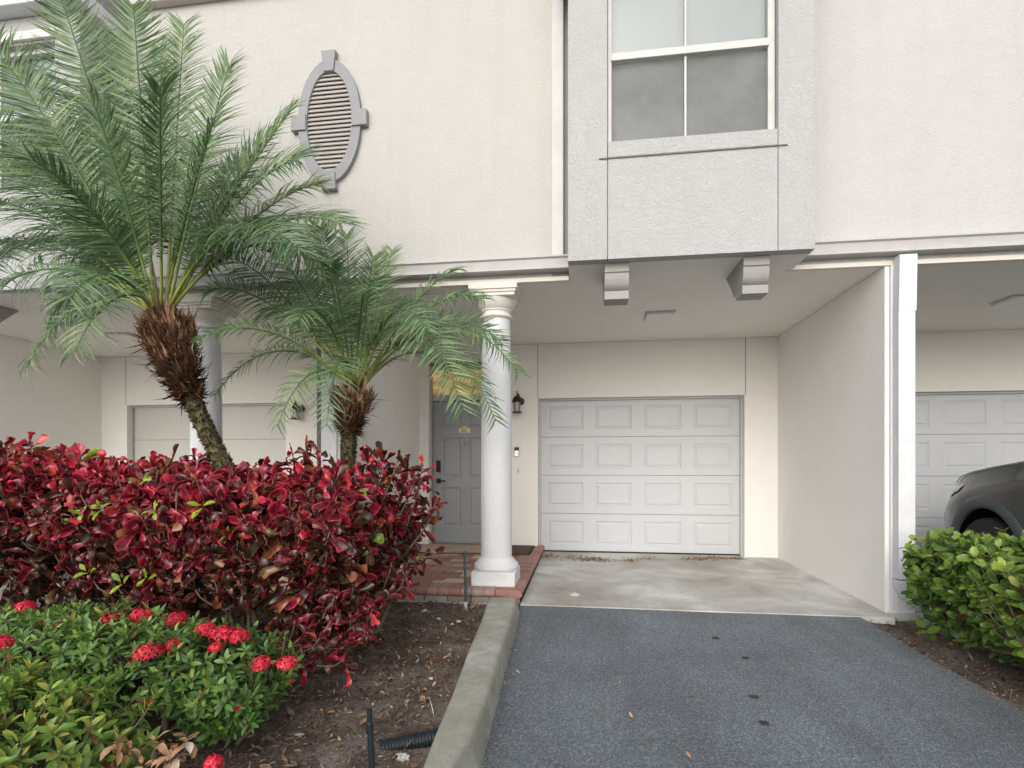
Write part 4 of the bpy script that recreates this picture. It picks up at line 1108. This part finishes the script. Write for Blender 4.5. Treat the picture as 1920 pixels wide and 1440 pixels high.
# faded seedling with dry pinkish leaves
g = empty('wilted_shoot', atz(300, 1480, -0.05)); tag(g, 'small wilting shoot with dry pinkish leaves beside the bright bush', 'shoot')
tq = []; 
for px, py in ((245, 1400), (290, 1385), (330, 1405), (355, 1380), (310, 1425), (265, 1430), (225, 1385)):
    q = at(px, py, 1.45); tq.append(tuple(q - g.location))
O, D, U, LL, K = rosettes(tq, [(random.uniform(-.6, .6), random.uniform(-.6, .6), 1) for _ in tq], 7, (0.04, 0.06), None, (20, 110), 0.03)
N = len(O)
leaves('foliage', M['litter'], g, O, D, U, LL, LL * 0.4, rng.normal(-1.2, 0.5, N), rng.normal(0, .5, N), 0.4, rng.uniform(0.72, 0.99, N), 5, 'ellip')
mb = MB()
for t in tq: mb.tube(bezier(Vector((0, 0, 0)), Vector((0, 0, .15)), Vector(t) - Vector((0, 0, .1)), Vector(t), 6), [.004, .0035, .003, .003, .0025, .002], 5)
mb.build('branches', M['bark'], g, smooth=True)

# ---- round-leaved hedge on the right
g = empty('green_hedge', (2.85, 3.3, -0.08)); tag(g, 'round leaved green hedge in front of the dark car', 'hedge')
def zt_c(x, y): return 0.655 + 0.03 * math.sin(y * 5) + 0.02 * math.sin(x * 9)
tips, dirs = hedge_tips(2.34, 3.25, 1.95, 4.36, zt_c, 400, 700, 0.04, 41, 0.18)
tips = [(t[0] - 2.85, t[1] - 3.3, t[2] + 0.08) for t in tips]
O, D, U, LL, K = rosettes(tips, dirs, 8, (0.054, 0.092), None, (25, 100), 0.10)
N = len(O); pt = blob_noise(O, 5, 8)
zr = np.clip((O[:, 2] - 0.2) / 0.6, 0, 1)
tint = np.clip(0.32 + 0.26 * K + 0.18 * zr + 0.16 * pt + rng.normal(0, 0.14, N), 0, 0.93)
tr = rng.random(N); tint = np.where(tr > 0.996, 1.0, np.where(tr > 0.985, 0.96, tint))
leaves('foliage', M['cocoplum'], g, O, D, U, LL, LL * rng.uniform(0.62, 0.78, N), rng.normal(-0.3, 0.45, N), rng.normal(0, 0.3, N), rng.uniform(0.0, 0.45, N), tint, 6, 'round')
stems('branches', g, [(random.uniform(2.6, 3.1) - 2.85, y + random.uniform(-.08, .08) - 3.3, 0) for y in np.arange(2.25, 4.2, 0.24)], tips, M['bark'], 0.012, 0.0025, 6, 0.42, 0.09)

# ------------------------------------------------------------------ palms
def frond_part(parent, p0, tip, arch, wl, dens, tintm, droop, roll=0.0, w_=0.0125):
    p0 = Vector(p0); tip = Vector(tip); ch = tip - p0; L = ch.length
    up = Vector((0, 0, 1))
    p1 = p0 + ch * 0.30 + up * arch * L; p2 = p0 + ch * 0.72 + up * arch * L * 1.15
    npt = 46
    pts = bezier(p0, p1, p2, tip, npt)
    ex = MB(); nr_ = len(pts[::3]) + 1; ex.tube(pts[::3] + [pts[-1]], list(np.linspace(0.012, 0.0018, nr_)), 6); ex.t = [min(1, (i // 6) / (nr_ - 1)) for i in range(len(ex.v))]
    O, D, U, LL, W_, T, CU = [], [], [], [], [], [], []
    per = int(L * dens)
    for k in range(per):
        s_ = 0.24 + 0.76 * (k + 0.5) / per
        f = s_ * (npt - 1); i = min(int(f), npt - 2); q = pts[i].lerp(pts[i + 1], f - i)
        tg = (pts[i + 1] - pts[i]).normalized()
        side = tg.cross(Vector((0, -0.95, 1))).normalized()
        nrm = side.cross(tg).normalized()
        if nrm.z < 0: nrm = -nrm
        side2 = side * math.cos(roll) + nrm * math.sin(roll); nrm2 = nrm * math.cos(roll) - side * math.sin(roll)
        x = (s_ - 0.24) / 0.76
        ln = wl * (0.35 + 0.65 * min(1, x * 3.2)) * (1 - 0.50 * max(0, x - 0.55) / 0.45)
        fwd = 0.35 + 0.95 * x ** 2.2
        for sg in (-1, 1):
            v = side2 * sg * 1.0 + tg * fwd + nrm2 * random.uniform(0.15, 0.55)
            v += Vector((random.gauss(0, .07), random.gauss(0, .07), random.gauss(0, .07)))
            O.append(q + Vector((random.gauss(0, .001),) * 3)); D.append(v); U.append(nrm2 + side2 * sg * random.uniform(-1.0, .3))
            LL.append(ln * random.uniform(0.85, 1.12)); CU.append(-droop * random.uniform(0.5, 1.6) - 0.2)
            W_.append(w_ * random.uniform(0.8, 1.15)); T.append(min(1, max(0, random.gauss(tintm, 0.16))))
    return leaves('frond', [M['frond'], M['rachis']], parent, np.array(O), np.array(D), np.array(U), LL, W_, CU, rng.normal(0, .5, len(O)), 0.35, T, 5, 'blade', extra=ex)

def flakes(parent, name, centre_fn, n, L, W_, tilt, mat, curl, tm, big=0.0):
    O, D, U, LL, WW, T, CU = [], [], [], [], [], [], []
    for k in range(n):
        s_ = random.random(); c, r_, ax = centre_fn(s_)
        a = ax.orthogonal().normalized(); b = ax.cross(a); an = random.uniform(0, 6.28)
        out = a * math.cos(an) + b * math.sin(an)
        tl = R(random.gauss(tilt(s_), 24))
        r_ *= 1 + (0.20 if big else 0.03) * math.sin(an * 3 + s_ * 17) * math.sin(s_ * 23 + an)
        O.append(c + out * r_ * 0.93); D.append(ax * math.cos(tl) + out * math.sin(tl)); U.append(out * math.cos(tl) - ax * math.sin(tl))
        bg_ = 2.0 if random.random() < big else 1.0
        LL.append(random.uniform(*L) * bg_); WW.append(random.uniform(*W_) * (1.35 if bg_ > 1 else 1)); CU.append(random.gauss(curl, 0.5)); T.append(min(1, max(0, random.gauss(tm(s_), 0.2))))
    return leaves(name, mat, parent, np.array(O), np.array(D), np.array(U), LL, WW, CU, rng.normal(0, .4, n), 0.3, T, 5, 'blade')

def palm(base, mid, crown, r_low, r_boot, boot_s, label, tips, seed, wl, tintm, dens=56):
    random.seed(seed)
    g = empty('palm_tree', base); tag(g, label, 'palm tree')
    b0 = Vector((0, 0, 0)); c0 = Vector(crown) - Vector(base); m0 = Vector(mid) - Vector(base)
    pts = bezier(b0, b0 + (m0 - b0) * 0.6, m0 + (m0 - c0) * 0.1, c0, 40)
    def rad(s_):
        if s_ < boot_s: return r_low * (1.08 - 0.1 * s_)
        x = (s_ - boot_s) / (1 - boot_s)
        return r_low + (r_boot - r_low) * math.sin(min(1, x * 1.25) * math.pi / 2) * (1 - 0.35 * max(0, x - 0.75) / 0.25)
    def at_s(s_):
        f = s_ * 39; i = min(int(f), 38); return pts[i].lerp(pts[i + 1], f - i), rad(s_), (pts[i + 1] - pts[i]).normalized()
    cut = int(boot_s * 39) + 2
    mb = MB(); mb.tint = 0.3; mb.tube(pts[:cut], [rad(i / 39) * 0.93 for i in range(cut)], 18); mb.build('trunk', M['scale'], g, smooth=True)
    mb = MB(); mb.tint = 0.1; mb.tube(pts[cut - 2:], [rad(i / 39) * 0.90 for i in range(cut - 2, 40)], 18); mb.build('crown_shaft', M['boot'], g, smooth=True)
    Ltr = sum((pts[i + 1] - pts[i]).length for i in range(39))
    flakes(g, 'trunk_scales', lambda s_: at_s(s_ * boot_s), int(1700 * Ltr), (0.018, 0.034), (0.012, 0.022), lambda s_: 38, M['scale'], 0.2, lambda s_: 0.75 - 0.5 * s_)
    flakes(g, 'boot_fibres', lambda s_: at_s(boot_s - .02 + s_ * (0.99 - boot_s)), int(2600 * Ltr * (1 - boot_s)) + 350, (0.025, 0.095), (0.007, 0.026), lambda s_: 105 - 78 * s_, M['boot'], -0.6, lambda s_: 0.22 + 0.55 * s_ ** 1.5, 0.07)
    for (px, py, Y, arch, droop, tm) in tips:
        t = at(px, py, Y) - Vector(base)
        an = math.atan2(t.y - c0.y, t.x - c0.x)
        st = c0 + Vector((math.cos(an), math.sin(an), 0)) * 0.045 + Vector((0, 0, random.uniform(-0.09, 0.02)))
        frond_part(g, st, t, arch, wl * random.uniform(0.9, 1.1), dens, tm, droop, random.uniform(-.3, .3))
    return g

YP = 3.35
big_base = at(625, 940, YP); big_base.z = -0.05
big_mid = at(352, 768, YP); big_crown = at(303, 585, YP)
bt = [(100, -40, 3.1, .06, .3, .5), (-40, 60, 2.9, .10, .4, .5), (345, 45, 3.6, .02, .3, .6), (250, 10, 3.25, .03, .3, .5), (548, 205, 3.2, .06, .3, .55), (600, 345, 3.5, .14, .5, .75),
      (-90, 190, 3.0, .12, .5, .45), (-80, 290, 3.2, .14, .6, .4), (-60, 385, 3.3, .18, .7, .35), (-70, 480, 3.5, .18, .9, .35), (50, 690, 3.0, .42, .9, .45), (140, 660, 2.75, .36, .8, .55),
      (40, 130, 3.7, .07, .3, .6), (170, 180, 2.75, .08, .4, .4), (400, 230, 2.9, .06, .4, .5), (450, 300, 3.8, .10, .4, .4), (640, 420, 3.1, .20, .6, .5), (560, 470, 2.7, .26, .7, .35),
      (200, 60, 3.8, .04, .3, .45), (60, 300, 2.6, .16, .6, .35), (300, 160, 2.6, .08, .4, .35), (500, 260, 3.4, .10, .4, .45), (150, 430, 4.2, .22, .6, .35), (480, 420, 4.1, .22, .6, .3), (110, 240, 3.4, .08, .4, .4),
      (560, 300, 3.0, .16, .5, .4), (430, 120, 3.3, .05, .3, .45), (300, 90, 4.0, .03, .3, .4), (20, 230, 3.9, .10, .4, .35), (120, 350, 2.8, .18, .6, .35), (-60, 600, 3.2, .34, .8, .45), (610, 500, 3.3, .30, .8, .4), (90, 610, 3.5, .36, .9, .35),
      (230, 250, 4.1, .06, .3, .4), (130, 560, 2.55, .34, .8, .4), (370, 260, 4.2, .06, .3, .35), (-40, 540, 4.1, .24, .8, .4)]
palm(big_base, big_mid, big_crown, 0.050, 0.155, 0.735, 'tall leaning palm with shaggy brown crown base in front of the oval vent wall', bt, 5, 0.36, 0.5)
YP = 3.85
sb = at(648, 1000, YP); sb.z = -0.05
sm_ = at(648, 860, YP); sc_ = at(664, 722, YP)
stp = [(405, 740, 3.7, .36, .7, .4), (365, 640, 3.3, .26, .7, .4), (385, 545, 3.6, .22, .6, .3), (400, 480, 3.9, .18, .5, .3), (520, 800, 3.4, .50, .9, .5), (612, 800, 3.2, .55, .9, .3),
       (600, 425, 3.7, .10, .4, .35), (650, 440, 4.1, .04, .3, .4), (735, 470, 4.3, .06, .4, .5), (860, 505, 3.9, .16, .6, .4), (905, 560, 3.6, .24, .7, .35), (972, 700, 3.7, .38, .6, .35),
       (930, 790, 3.4, .46, .5, .3), (868, 770, 3.0, .48, .6, .4), (690, 545, 3.0, .24, .7, .25), (560, 600, 3.0, .34, .8, .3), (760, 560, 4.4, .16, .5, .35), (560, 520, 4.5, .16, .4, .35),
       (800, 620, 3.1, .34, .7, .3), (480, 600, 4.2, .28, .6, .3), (700, 480, 3.7, .08, .3, .4), (620, 500, 3.3, .14, .5, .35), (940, 640, 4.2, .30, .6, .3), (500, 470, 3.3, .20, .5, .35), (840, 700, 4.4, .36, .6, .4), (640, 560, 4.0, .04, .3, .5), (720, 600, 3.6, .12, .4, .5)]
palm(sb, sm_, sc_, 0.050, 0.128, 0.81, 'short upright palm with a round fibrous brown crown base in front of the entry', [(a, b, c, d, e, f + 0.10) for a, b, c, d, e, f in stp], 9, 0.26, 0.35, 44)

# ------------------------------------------------------------------ litter
def litter(name, x0, x1, y0, y1, zf, n, L, kind_label, hi=0.97, avoid=None, parent=None, tm=0.4):
    O = np.stack([rng.uniform(x0, x1, n), rng.uniform(y0, y1, n), np.zeros(n)], 1)
    if avoid is not None: O = O[avoid(O)]
    n = len(O); O[:, 2] = zf + rng.uniform(0.0, 0.022, n)
    D = rng.normal(size=(n, 3)); D[:, 2] *= 0.25
    U = rng.normal(size=(n, 3)) * 0.35 + np.array([0, 0, 1.0])
    LL = rng.uniform(*L, n) * rng.choice([0.6, 1, 1.5], n, p=[.5, .4, .1]); tw = rng.random(n) < 0.35
    W = np.where(tw, 0.0035, LL * rng.uniform(0.25, 0.5, n)); LL = np.where(tw, LL * 2.2, LL)
    T = np.clip(rng.normal(tm, 0.24, n), 0, hi)
    T = np.where(rng.random(n) > 0.97, rng.uniform(0.96, 1.0, n), T)
    o = leaves(name, M['litter'], parent, O, D, U, LL, W, rng.normal(0, 0.9, n), rng.normal(0, .8, n), 0.3, T, 4, 'ellip')
    tag(o, kind_label, 'leaf litter', kind='stuff'); return o
litter('leaf_litter', -4.2, -0.66, 0.9, 4.68, -0.04, 27000, (0.014, 0.046), 'brown dry leaves and twigs scattered over the planting bed soil', avoid=lambda O: O[:, 0] < -0.86 + (4.5 - O[:, 1]) * 0.08)
litter('leaf_litter', 2.24, 3.4, 2.0, 4.8, -0.085, 3600, (0.014, 0.035), 'dark leaf litter under the round leaved green hedge')
PILES = [((1112, 1050), .15, .05, 260), ((1090, 1046), .20, .03, 120), ((1180, 1051), .06, .03, 60), ((1212, 1048), .10, .02, 50), ((1345, 1047), .16, .03, 200), ((1300, 1049), .10, .02, 80), ((1030, 1043), .06, .05, 80), ((1385, 1048), .05, .03, 40)]
O, h_ = [], []
for (px, py), sx_, sy_, n_p in PILES:
    q = atz(px, py, 0.0)
    for _ in range(n_p):
        a, b = random.gauss(0, 1), random.gauss(0, 1)
        O.append((q.x + a * sx_, min(7.42, q.y + b * sy_), -0.004 + random.uniform(0, 0.032) * math.exp(-(a * a + b * b) / 2)))
N = len(O)
U = rng.normal(size=(N, 3)) * 0.5 + np.array([0, 0, 1.0]); D = rng.normal(size=(N, 3)) * np.array([1, 1, 0.35])
LL = rng.uniform(0.015, 0.042, N)
o = leaves('leaf_litter', M['litter'], None, np.array(O), D, U, LL, LL * 0.42, rng.normal(0, 1.0, N), rng.normal(0, .8, N), 0.3, np.clip(rng.normal(0.62, 0.2, N), 0.1, 0.97), 4, 'ellip')
tag(o, 'brown leaves blown into small piles before the middle garage door', 'leaf litter', kind='stuff')
litter('leaf_litter', -0.53, 0.4, 5.6, 7.2, -0.02, 60, (0.008, 0.02), 'few small dark leaves scattered on the concrete apron', tm=0.4)
# moss and crumbs along the kerb foot
litter('leaf_litter', -0.56, -0.36, 1.0, 4.5, -0.06, 900, (0.006, 0.016), 'crumbs of soil and moss along the foot of the kerb', avoid=lambda O: np.abs(O[:, 0] - (-0.52 + (4.5 - O[:, 1]) * 0.047)) < 0.035)

litter('leaf_litter', 2.12, 2.32, 1.2, 4.65, -0.058, 700, (0.006, 0.020), 'crumbs and bits of leaf along the right edge of the asphalt')
def single_leaf(px, py, L_, tint_, label, z=-0.055):
    q = atz(px, py, z); a = random.uniform(0, 6.28)
    o = leaves('fallen_leaf', M['litter'], None, np.array([[0, 0, 0.004]]), np.array([[math.cos(a), math.sin(a), 0.05]]), np.array([[0, 0, 1.0]]), [L_], [L_ * 0.42], [0.7], [0.4], [0.4], [tint_], 7, 'ellip')
    o.location = q; tag(o, label, 'fallen leaf', 'fallen leaves on the asphalt driveway')
for px, py, L_, tt, lab in ((1224, 1384, .045, .90, 'largest rust brown leaf lying on the asphalt, nearest the camera'), (1186, 1348, .030, .90, 'rust brown leaf just behind the largest fallen leaf'), (1118, 1332, .03, .80, 'brown leaf left of the rust brown pair on the asphalt'),
                            (945, 1421, .03, .80, 'brown leaf near the kerb at the bottom of the driveway'), (1295, 1424, .028, .86, 'pale brown leaf at the bottom edge, right of the largest leaf'), (1302, 1310, .022, .3, 'dark small leaf in the middle of the asphalt'),
                            (946, 1286, .026, .75, 'brown leaf close to the kerb, halfway along it'), (974, 1264, .026, .96, 'pale leaf near the middle of the kerb'), (1029, 1246, .028, .97, 'pale cream leaf left of centre on the asphalt'), (1162, 1284, .024, .8, 'tiny brown leaf between kerb and driveway centre'),
                            (1508, 1320, .026, .97, 'pale leaf right of centre on the asphalt'), (1660, 1330, .024, .4, 'dark leaf at the right side of the asphalt near the hedge'), (1486, 1257, .02, .6, 'small brown leaf far right of the driveway centre')):
    single_leaf(px, py, L_ * 1.35, tt, lab)
g = empty('cleanout_cap', atz(1077, 1113, -0.016)); tag(g, 'small round white cleanout cap set in the concrete apron near the porch corner', 'cap')
mb = MB(); mb.lathe([(0.052, -0.02), (0.052, 0.000), (0.049, 0.002), (0.030, 0.002), (0.028, -0.001), (0.001, -0.001)], (0, 0, 0), 28); mb.build('cap_ring', M['stone'], g, smooth=True)
mb = MB(); mb.box(-0.012, 0.012, -0.012, 0.012, -0.0005, 0.006); mb.build('cap_plug', M['steel'], g, bevel=0.002)
def oil(px, py, r_, lab):
    q = atz(px, py, -0.054); mb = MB(); n = 22; ph = random.uniform(0, 6)
    vs = [(0, 0, 0)] + [(r_ * (1 + .22 * math.sin(3 * a + ph) + .15 * math.sin(5 * a)) * math.cos(a), r_ * (1 + .2 * math.sin(4 * a + ph)) * math.sin(a), 0) for a in np.linspace(0, 2 * math.pi, n, endpoint=False)]
    mb.add(vs, [(0, 1 + k, 1 + (k + 1) % n) for k in range(n)])
    o = mb.build('oil_stain', M['oil']); o.location = q; o['kind'] = 'structure'
for px, py, r_ in ((1350, 1177, .030), (1342, 1196, .042), (1398, 1233, .025), (1414, 1306, .030), (1433, 1355, .028)): oil(px, py, r_, '')
# stones in the bed
for k, (px, py, r_, lab) in enumerate(((755, 1420, .034, 'large pale stone beside the black sprinkler pipe'), (797, 1145, .028, 'white stone nearest the brick porch'), (860, 1165, .022, 'pale stone beside the far end of the kerb'), (822, 1160, .02, 'small white chip left of the far kerb end'), (848, 1170, .018, 'small white chip in front of the green riser pipe'), (843, 1219, .018, 'white chip halfway along the planting bed'), (808, 1272, .015, 'small chip on the soil between drain pipe and porch'))):
    q = atz(px, py, -0.03); mb = MB(); n = 10
    for i in range(5):
        pass
    prof = []
    vs = []; fs = []
    for i in range(5):
        ph = math.pi * (i + 0.5) / 5
        for j in range(n):
            a = 2 * math.pi * j / n; rr = r_ * 0.8 * math.sin(ph) * (1 + random.uniform(-.42, .3))
            vs.append((rr * math.cos(a) * 1.2, rr * math.sin(a) * 0.9, r_ * 0.45 * math.cos(ph) + random.uniform(-.12, .12) * r_))
    for i in range(4):
        for j in range(n):
            j2 = (j + 1) % n; fs.append((i * n + j, (i + 1) * n + j, (i + 1) * n + j2, i * n + j2))
    fs.append(tuple(range(n))); fs.append(tuple(range(4 * n, 5 * n))[::-1])
    mb.add(vs, fs); o = mb.build('stone', M['stone']); o.location = q; tag(o, lab, 'stone', 'pale stones on the soil')

# ------------------------------------------------------------------ the car
def build_car():
    X0, YN, ZG = 3.78, 6.52, -0.045        # left side, nose, ground
    W2 = 0.92; Lc = 4.6
    g = empty('suv', (X0 + W2, YN - Lc / 2, ZG)); tag(g, 'dark grey sport utility car parked nose in at the right garage', 'car')
    # stations along the length: s metres from nose; (s, hood/roof z, belt z, half width at belt, half width at sill, roof half width, bottom z)
    st = [(0.00, 0.78, 0.62, 0.62, 0.60, 0.56, 0.34), (0.05, 0.86, 0.66, 0.72, 0.70, 0.60, 0.26), (0.14, 0.95, 0.72, 0.82, 0.80, 0.66, 0.22), (0.30, 1.02, 0.80, 0.88, 0.87, 0.71, 0.20), (0.50, 1.06, 0.86, 0.905, 0.90, 0.74, 0.20),
          (0.80, 1.10, 0.92, 0.915, 0.915, 0.76, 0.20), (1.15, 1.14, 0.97, 0.92, 0.92, 0.77, 0.20), (1.40, 1.18, 1.00, 0.92, 0.92, 0.76, 0.20), (1.75, 1.44, 1.02, 0.92, 0.92, 0.67, 0.20), (2.15, 1.64, 1.03, 0.92, 0.92, 0.62, 0.20),
          (2.8, 1.69, 1.05, 0.92, 0.92, 0.61, 0.20), (3.5, 1.67, 1.07, 0.92, 0.92, 0.60, 0.20), (4.0, 1.60, 1.09, 0.91, 0.91, 0.58, 0.22), (4.3, 1.42, 1.08, 0.88, 0.88, 0.60, 0.26), (4.5, 1.10, 1.00, 0.84, 0.84, 0.66, 0.32), (4.6, 0.92, 0.86, 0.76, 0.74, 0.60, 0.40)]
    st = [(a[0], a[1] * 1.135, a[2] * 1.135, a[3], a[4], a[5], a[6]) for a in st]
    import bisect
    def interp(s_):
        xs = [a[0] for a in st]; i = max(1, min(len(st) - 1, bisect.bisect_left(xs, s_))); a, b = st[i - 1], st[i]
        t = (s_ - a[0]) / (b[0] - a[0]); return [p + (q - p) * t for p, q in zip(a, b)]
    ss = [0, .02, .05, .09, .14, .2] + list(np.arange(0.28, 4.4, 0.08)) + [4.42, 4.5, 4.55, 4.6]
    def section(s_):
        _, zt_, zb, wb, ws, wr, z0 = interp(s_)
        c = 0.10 if zt_ < 1.2 else 0.07
        half = [(0, z0), (ws * 0.8, z0), (ws * 0.97, z0 + 0.05), (ws, z0 + 0.18), (ws + 0.005, (z0 + zb) / 2), (wb, zb - 0.10), (wb - 0.015, zb - 0.02), (wb - 0.045, zb + 0.02)]
        half += [(wr + (wb - 0.05 - wr) * 0.55, zb + (zt_ - zb) * 0.50), (wr + 0.03, zb + (zt_ - zb) * 0.88), (wr - 0.03, zt_ - 0.015), (wr * 0.55, zt_ + 0.0), (0, zt_ + 0.015)]
        return half
    V = []; 
    for s_ in ss:
        h = section(s_); y = Lc / 2 - s_
        row = [(-a, y, b) for a, b in h] + [(a, y, b) for a, b in h[-2:0:-1]]
        V.append(row)
    n = len(V[0]); mb = MB(); fs = []
    vs = [p for r_ in V for p in r_]
    nh = 13
    mats = []
    for i in range(len(V) - 1):
        for k in range(n):
            k2 = (k + 1) % n; fs.append((i * n + k, (i + 1) * n + k, (i + 1) * n + k2, i * n + k2))
            s_ = (ss[i] + ss[i + 1]) / 2
            kk = k if k < nh - 1 else n - 1 - k
            gl = 0
            if 7 <= kk <= 8 and 1.75 < s_ < 4.1 and not (2.75 < s_ < 2.85): gl = 1
            if kk >= 10 and 1.42 < s_ < 2.1: gl = 1
            if kk >= 8 and 1.42 < s_ < 2.1 and kk > 9: gl = 1
            if kk >= 9 and 4.05 < s_ < 4.42: gl = 1
            mats.append(gl)
    fs.append(tuple(range(n))); fs.append(tuple(range((len(V) - 1) * n, len(V) * n))[::-1]); mats += [0, 0]
    mb.add(vs, fs); mb.m = mats
    body = mb.build('body', [M['paint'], M['carglass'], M['well']], g, smooth=True, angle=50)
    wheels_y = (Lc / 2 - 0.88, Lc / 2 - 3.55); RW, RA = 0.375, 0.46
    cutters = []
    for wy in wheels_y:
        for sx in (-1, 1):
            cm = MB(); cm.lathe([(RA, -0.30), (RA, 0.32)], (sx * 0.80, wy, RW + 0.01), 48, 'x'); co = cm.build('cut', M['well'])
            co.parent = g; cutters.append(co)
    for co in cutters:
        b = body.modifiers.new('arch', 'BOOLEAN'); b.operation = 'DIFFERENCE'; b.object = co; b.solver = 'EXACT'
    bpy.context.view_layer.update()
    dg = bpy.context.evaluated_depsgraph_get()
    me = bpy.data.meshes.new_from_object(body.evaluated_get(dg)); body.modifiers.clear(); body.data = me
    for co in cutters: bpy.data.objects.remove(co)
    # blacken the faces of the cut wells
    for p in me.polygons:
        c = p.center
        for wy in wheels_y:
            r_ = math.hypot(c.y - wy, c.z - RW - 0.01)
            if abs(r_ - RA) < 0.012 and abs(c.x) > 0.45 and (abs(p.normal.x) < 0.5): p.material_index = 2
            if r_ < RA and 0.45 < abs(c.x) < 0.6: p.material_index = 2
    def hw(y, z):
        h = section(Lc / 2 - y); zs = [b for a, b in h]; 
        for i in range(1, len(h) - 1):
            if h[i][1] <= z <= h[i + 1][1] + 1e-6 and h[i + 1][1] > h[i][1]:
                t = (z - h[i][1]) / (h[i + 1][1] - h[i][1]); return h[i][0] + (h[i + 1][0] - h[i][0]) * t
        return h[3][0]
    for wy in wheels_y:
        for sx in (-1, 1):
            mb = MB(); vs = []; fs = []; K_ = 40
            for k in range(K_ + 1):
                a = R(-22) + R(224) * k / K_
                for rr, off in ((RA - 0.004, -0.03), (RA - 0.004, 0.016), (RA + 0.03, 0.022), (RA + 0.085, 0.014), (RA + 0.095, -0.01)):
                    y = wy + rr * math.cos(a); z = RW + 0.01 + rr * math.sin(a)
                    yy = min(Lc / 2 - 0.03, max(-Lc / 2 + 0.03, y)); zz_ = max(0.25, z)
                    vs.append((sx * (hw(yy, zz_) + off), y if y < Lc / 2 - 0.03 else Lc / 2 - 0.03, z))
            for k in range(K_):
                for q in range(4): fs.append((k * 5 + q, k * 5 + q + 1, (k + 1) * 5 + q + 1, (k + 1) * 5 + q))
            mb.add(vs, fs); mb.build('arch_cladding', M['cladding'], g, smooth=True, angle=None)
            wl = empty('wheel', (sx * 0.80, wy, RW)); wl.parent = g
            mb = MB(); mb.lathe([(0.24, -0.10), (0.35, -0.115), (0.368, -0.09), (RW, -0.05), (RW, 0.05), (0.368, 0.09), (0.35, 0.115), (0.24, 0.10)], (0, 0, 0), 48, 'x', False)
            for k in range(60):
                a = 2 * math.pi * k / 60
                for h0 in (-0.085, 0.03): mb.box(0, 0, 0, 0, 0, 0) if False else None
            mb.build('tyre', M['tyre'], wl, smooth=True, angle=40)
            mb = MB(); mb.lathe([(0.245, sx * 0.10), (0.25, sx * 0.105), (0.235, sx * 0.095), (0.225, sx * 0.03), (0.05, sx * 0.03), (0.001, sx * 0.03)], (0, 0, 0), 40, 'x'); 
            mb.build('rim', M['alloy'], wl, smooth=True, angle=40)
            mb = MB()
            for k in range(5):
                for dlt in (-0.10, 0.10):
                    a = 2 * math.pi * k / 5 + dlt + 0.3
                    mb.tube([(sx * 0.085, 0.045 * math.cos(a), 0.045 * math.sin(a)), (sx * 0.098, 0.235 * math.cos(a + dlt), 0.235 * math.sin(a + dlt))], [0.014, 0.010], 6)
            mb.lathe([(0.055, sx * 0.06), (0.05, sx * 0.10), (0.001, sx * 0.105)], (0, 0, 0), 20, 'x')
            mb.build('spokes', M['alloy_edge'], wl, smooth=True)
    # headlights: curved patches following the body surface
    def patch(name, mat, yz, sx, off=0.006):
        mb = MB(); vs = []; nr = len(yz); nc = 7
        for (ya, za, yb, zb_) in yz:
            for c in range(nc):
                t = c / (nc - 1); y = ya + (yb - ya) * t; z = za + (zb_ - za) * t
                vs.append((sx * (hw(min(y, Lc / 2 - 0.002), z) + off), y, z))
        fs = [(r_ * nc + c, r_ * nc + c + 1, (r_ + 1) * nc + c + 1, (r_ + 1) * nc + c) for r_ in range(nr - 1) for c in range(nc - 1)]
        mb.add(vs, fs); return mb.build(name, mat, g, smooth=True, angle=None)
    N_ = Lc / 2
    for sx in (-1, 1):
        patch('headlight', M['lamp'], [(N_ - 0.03, 0.86, N_ - 0.40, 0.985), (N_ - 0.04, 0.905, N_ - 0.43, 1.03), (N_ - 0.06, 0.95, N_ - 0.45, 1.065)], sx, 0.014)
        patch('lamp_surround', M['lamp_dark'], [(N_ - 0.015, 0.79, N_ - 0.25, 0.91), (N_ - 0.02, 0.82, N_ - 0.36, 0.96), (N_ - 0.03, 0.86, N_ - 0.40, 0.985)], sx, 0.007)
        patch('tail_light', M['petal'], [(-N_ + 0.05, 0.82, -N_ + 0.30, 0.90), (-N_ + 0.05, 0.88, -N_ + 0.32, 0.98)], sx, 0.006)
        mb = MB(); 
        for (ya, za, yb, zb_) in (): pass
        # door mirror
        mb.lathe([(0.001, -0.10), (0.06, -0.08), (0.085, 0.0), (0.07, 0.08), (0.001, 0.11)], (sx * 0.99, N_ - 1.78, 1.13), 16, 'x'); mb.box(sx * 0.90 - .02, sx * 0.90 + .02, N_ - 1.80, N_ - 1.74, 1.05, 1.10)
        mb.build('door_mirror', M['paint'], g, smooth=True)
        # hood shut line and door gaps
        mb = MB(); hp = []
        for k in range(20):
            s_ = 0.16 + 1.2 * k / 19; h = section(s_); hp.append((sx * (h[9][0] + 0.01), N_ - s_, h[9][1] + 0.004))
        mb.tube(hp, 0.004, 5, False)
        for s_ in (1.62, 2.80, 3.55):
            mb.tube([(sx * (hw(N_ - s_, z) + 0.001), N_ - s_, z) for z in np.linspace(0.35, 1.0, 12)], 0.003, 5, False)
        mb.build('shut_line', M['well'], g)
    mb = MB(); mb.box(-0.50, 0.50, N_ - 0.02, N_ + 0.012, 0.42, 0.70); mb.build('grille', M['well'], g, bevel=0.02)
    mb = MB(); mb.box(-0.80, 0.80, -N_ + 0.2, N_ - 0.15, 0.17, 0.24); mb.build('underbody', M['well'], g)
    return g
build_car()
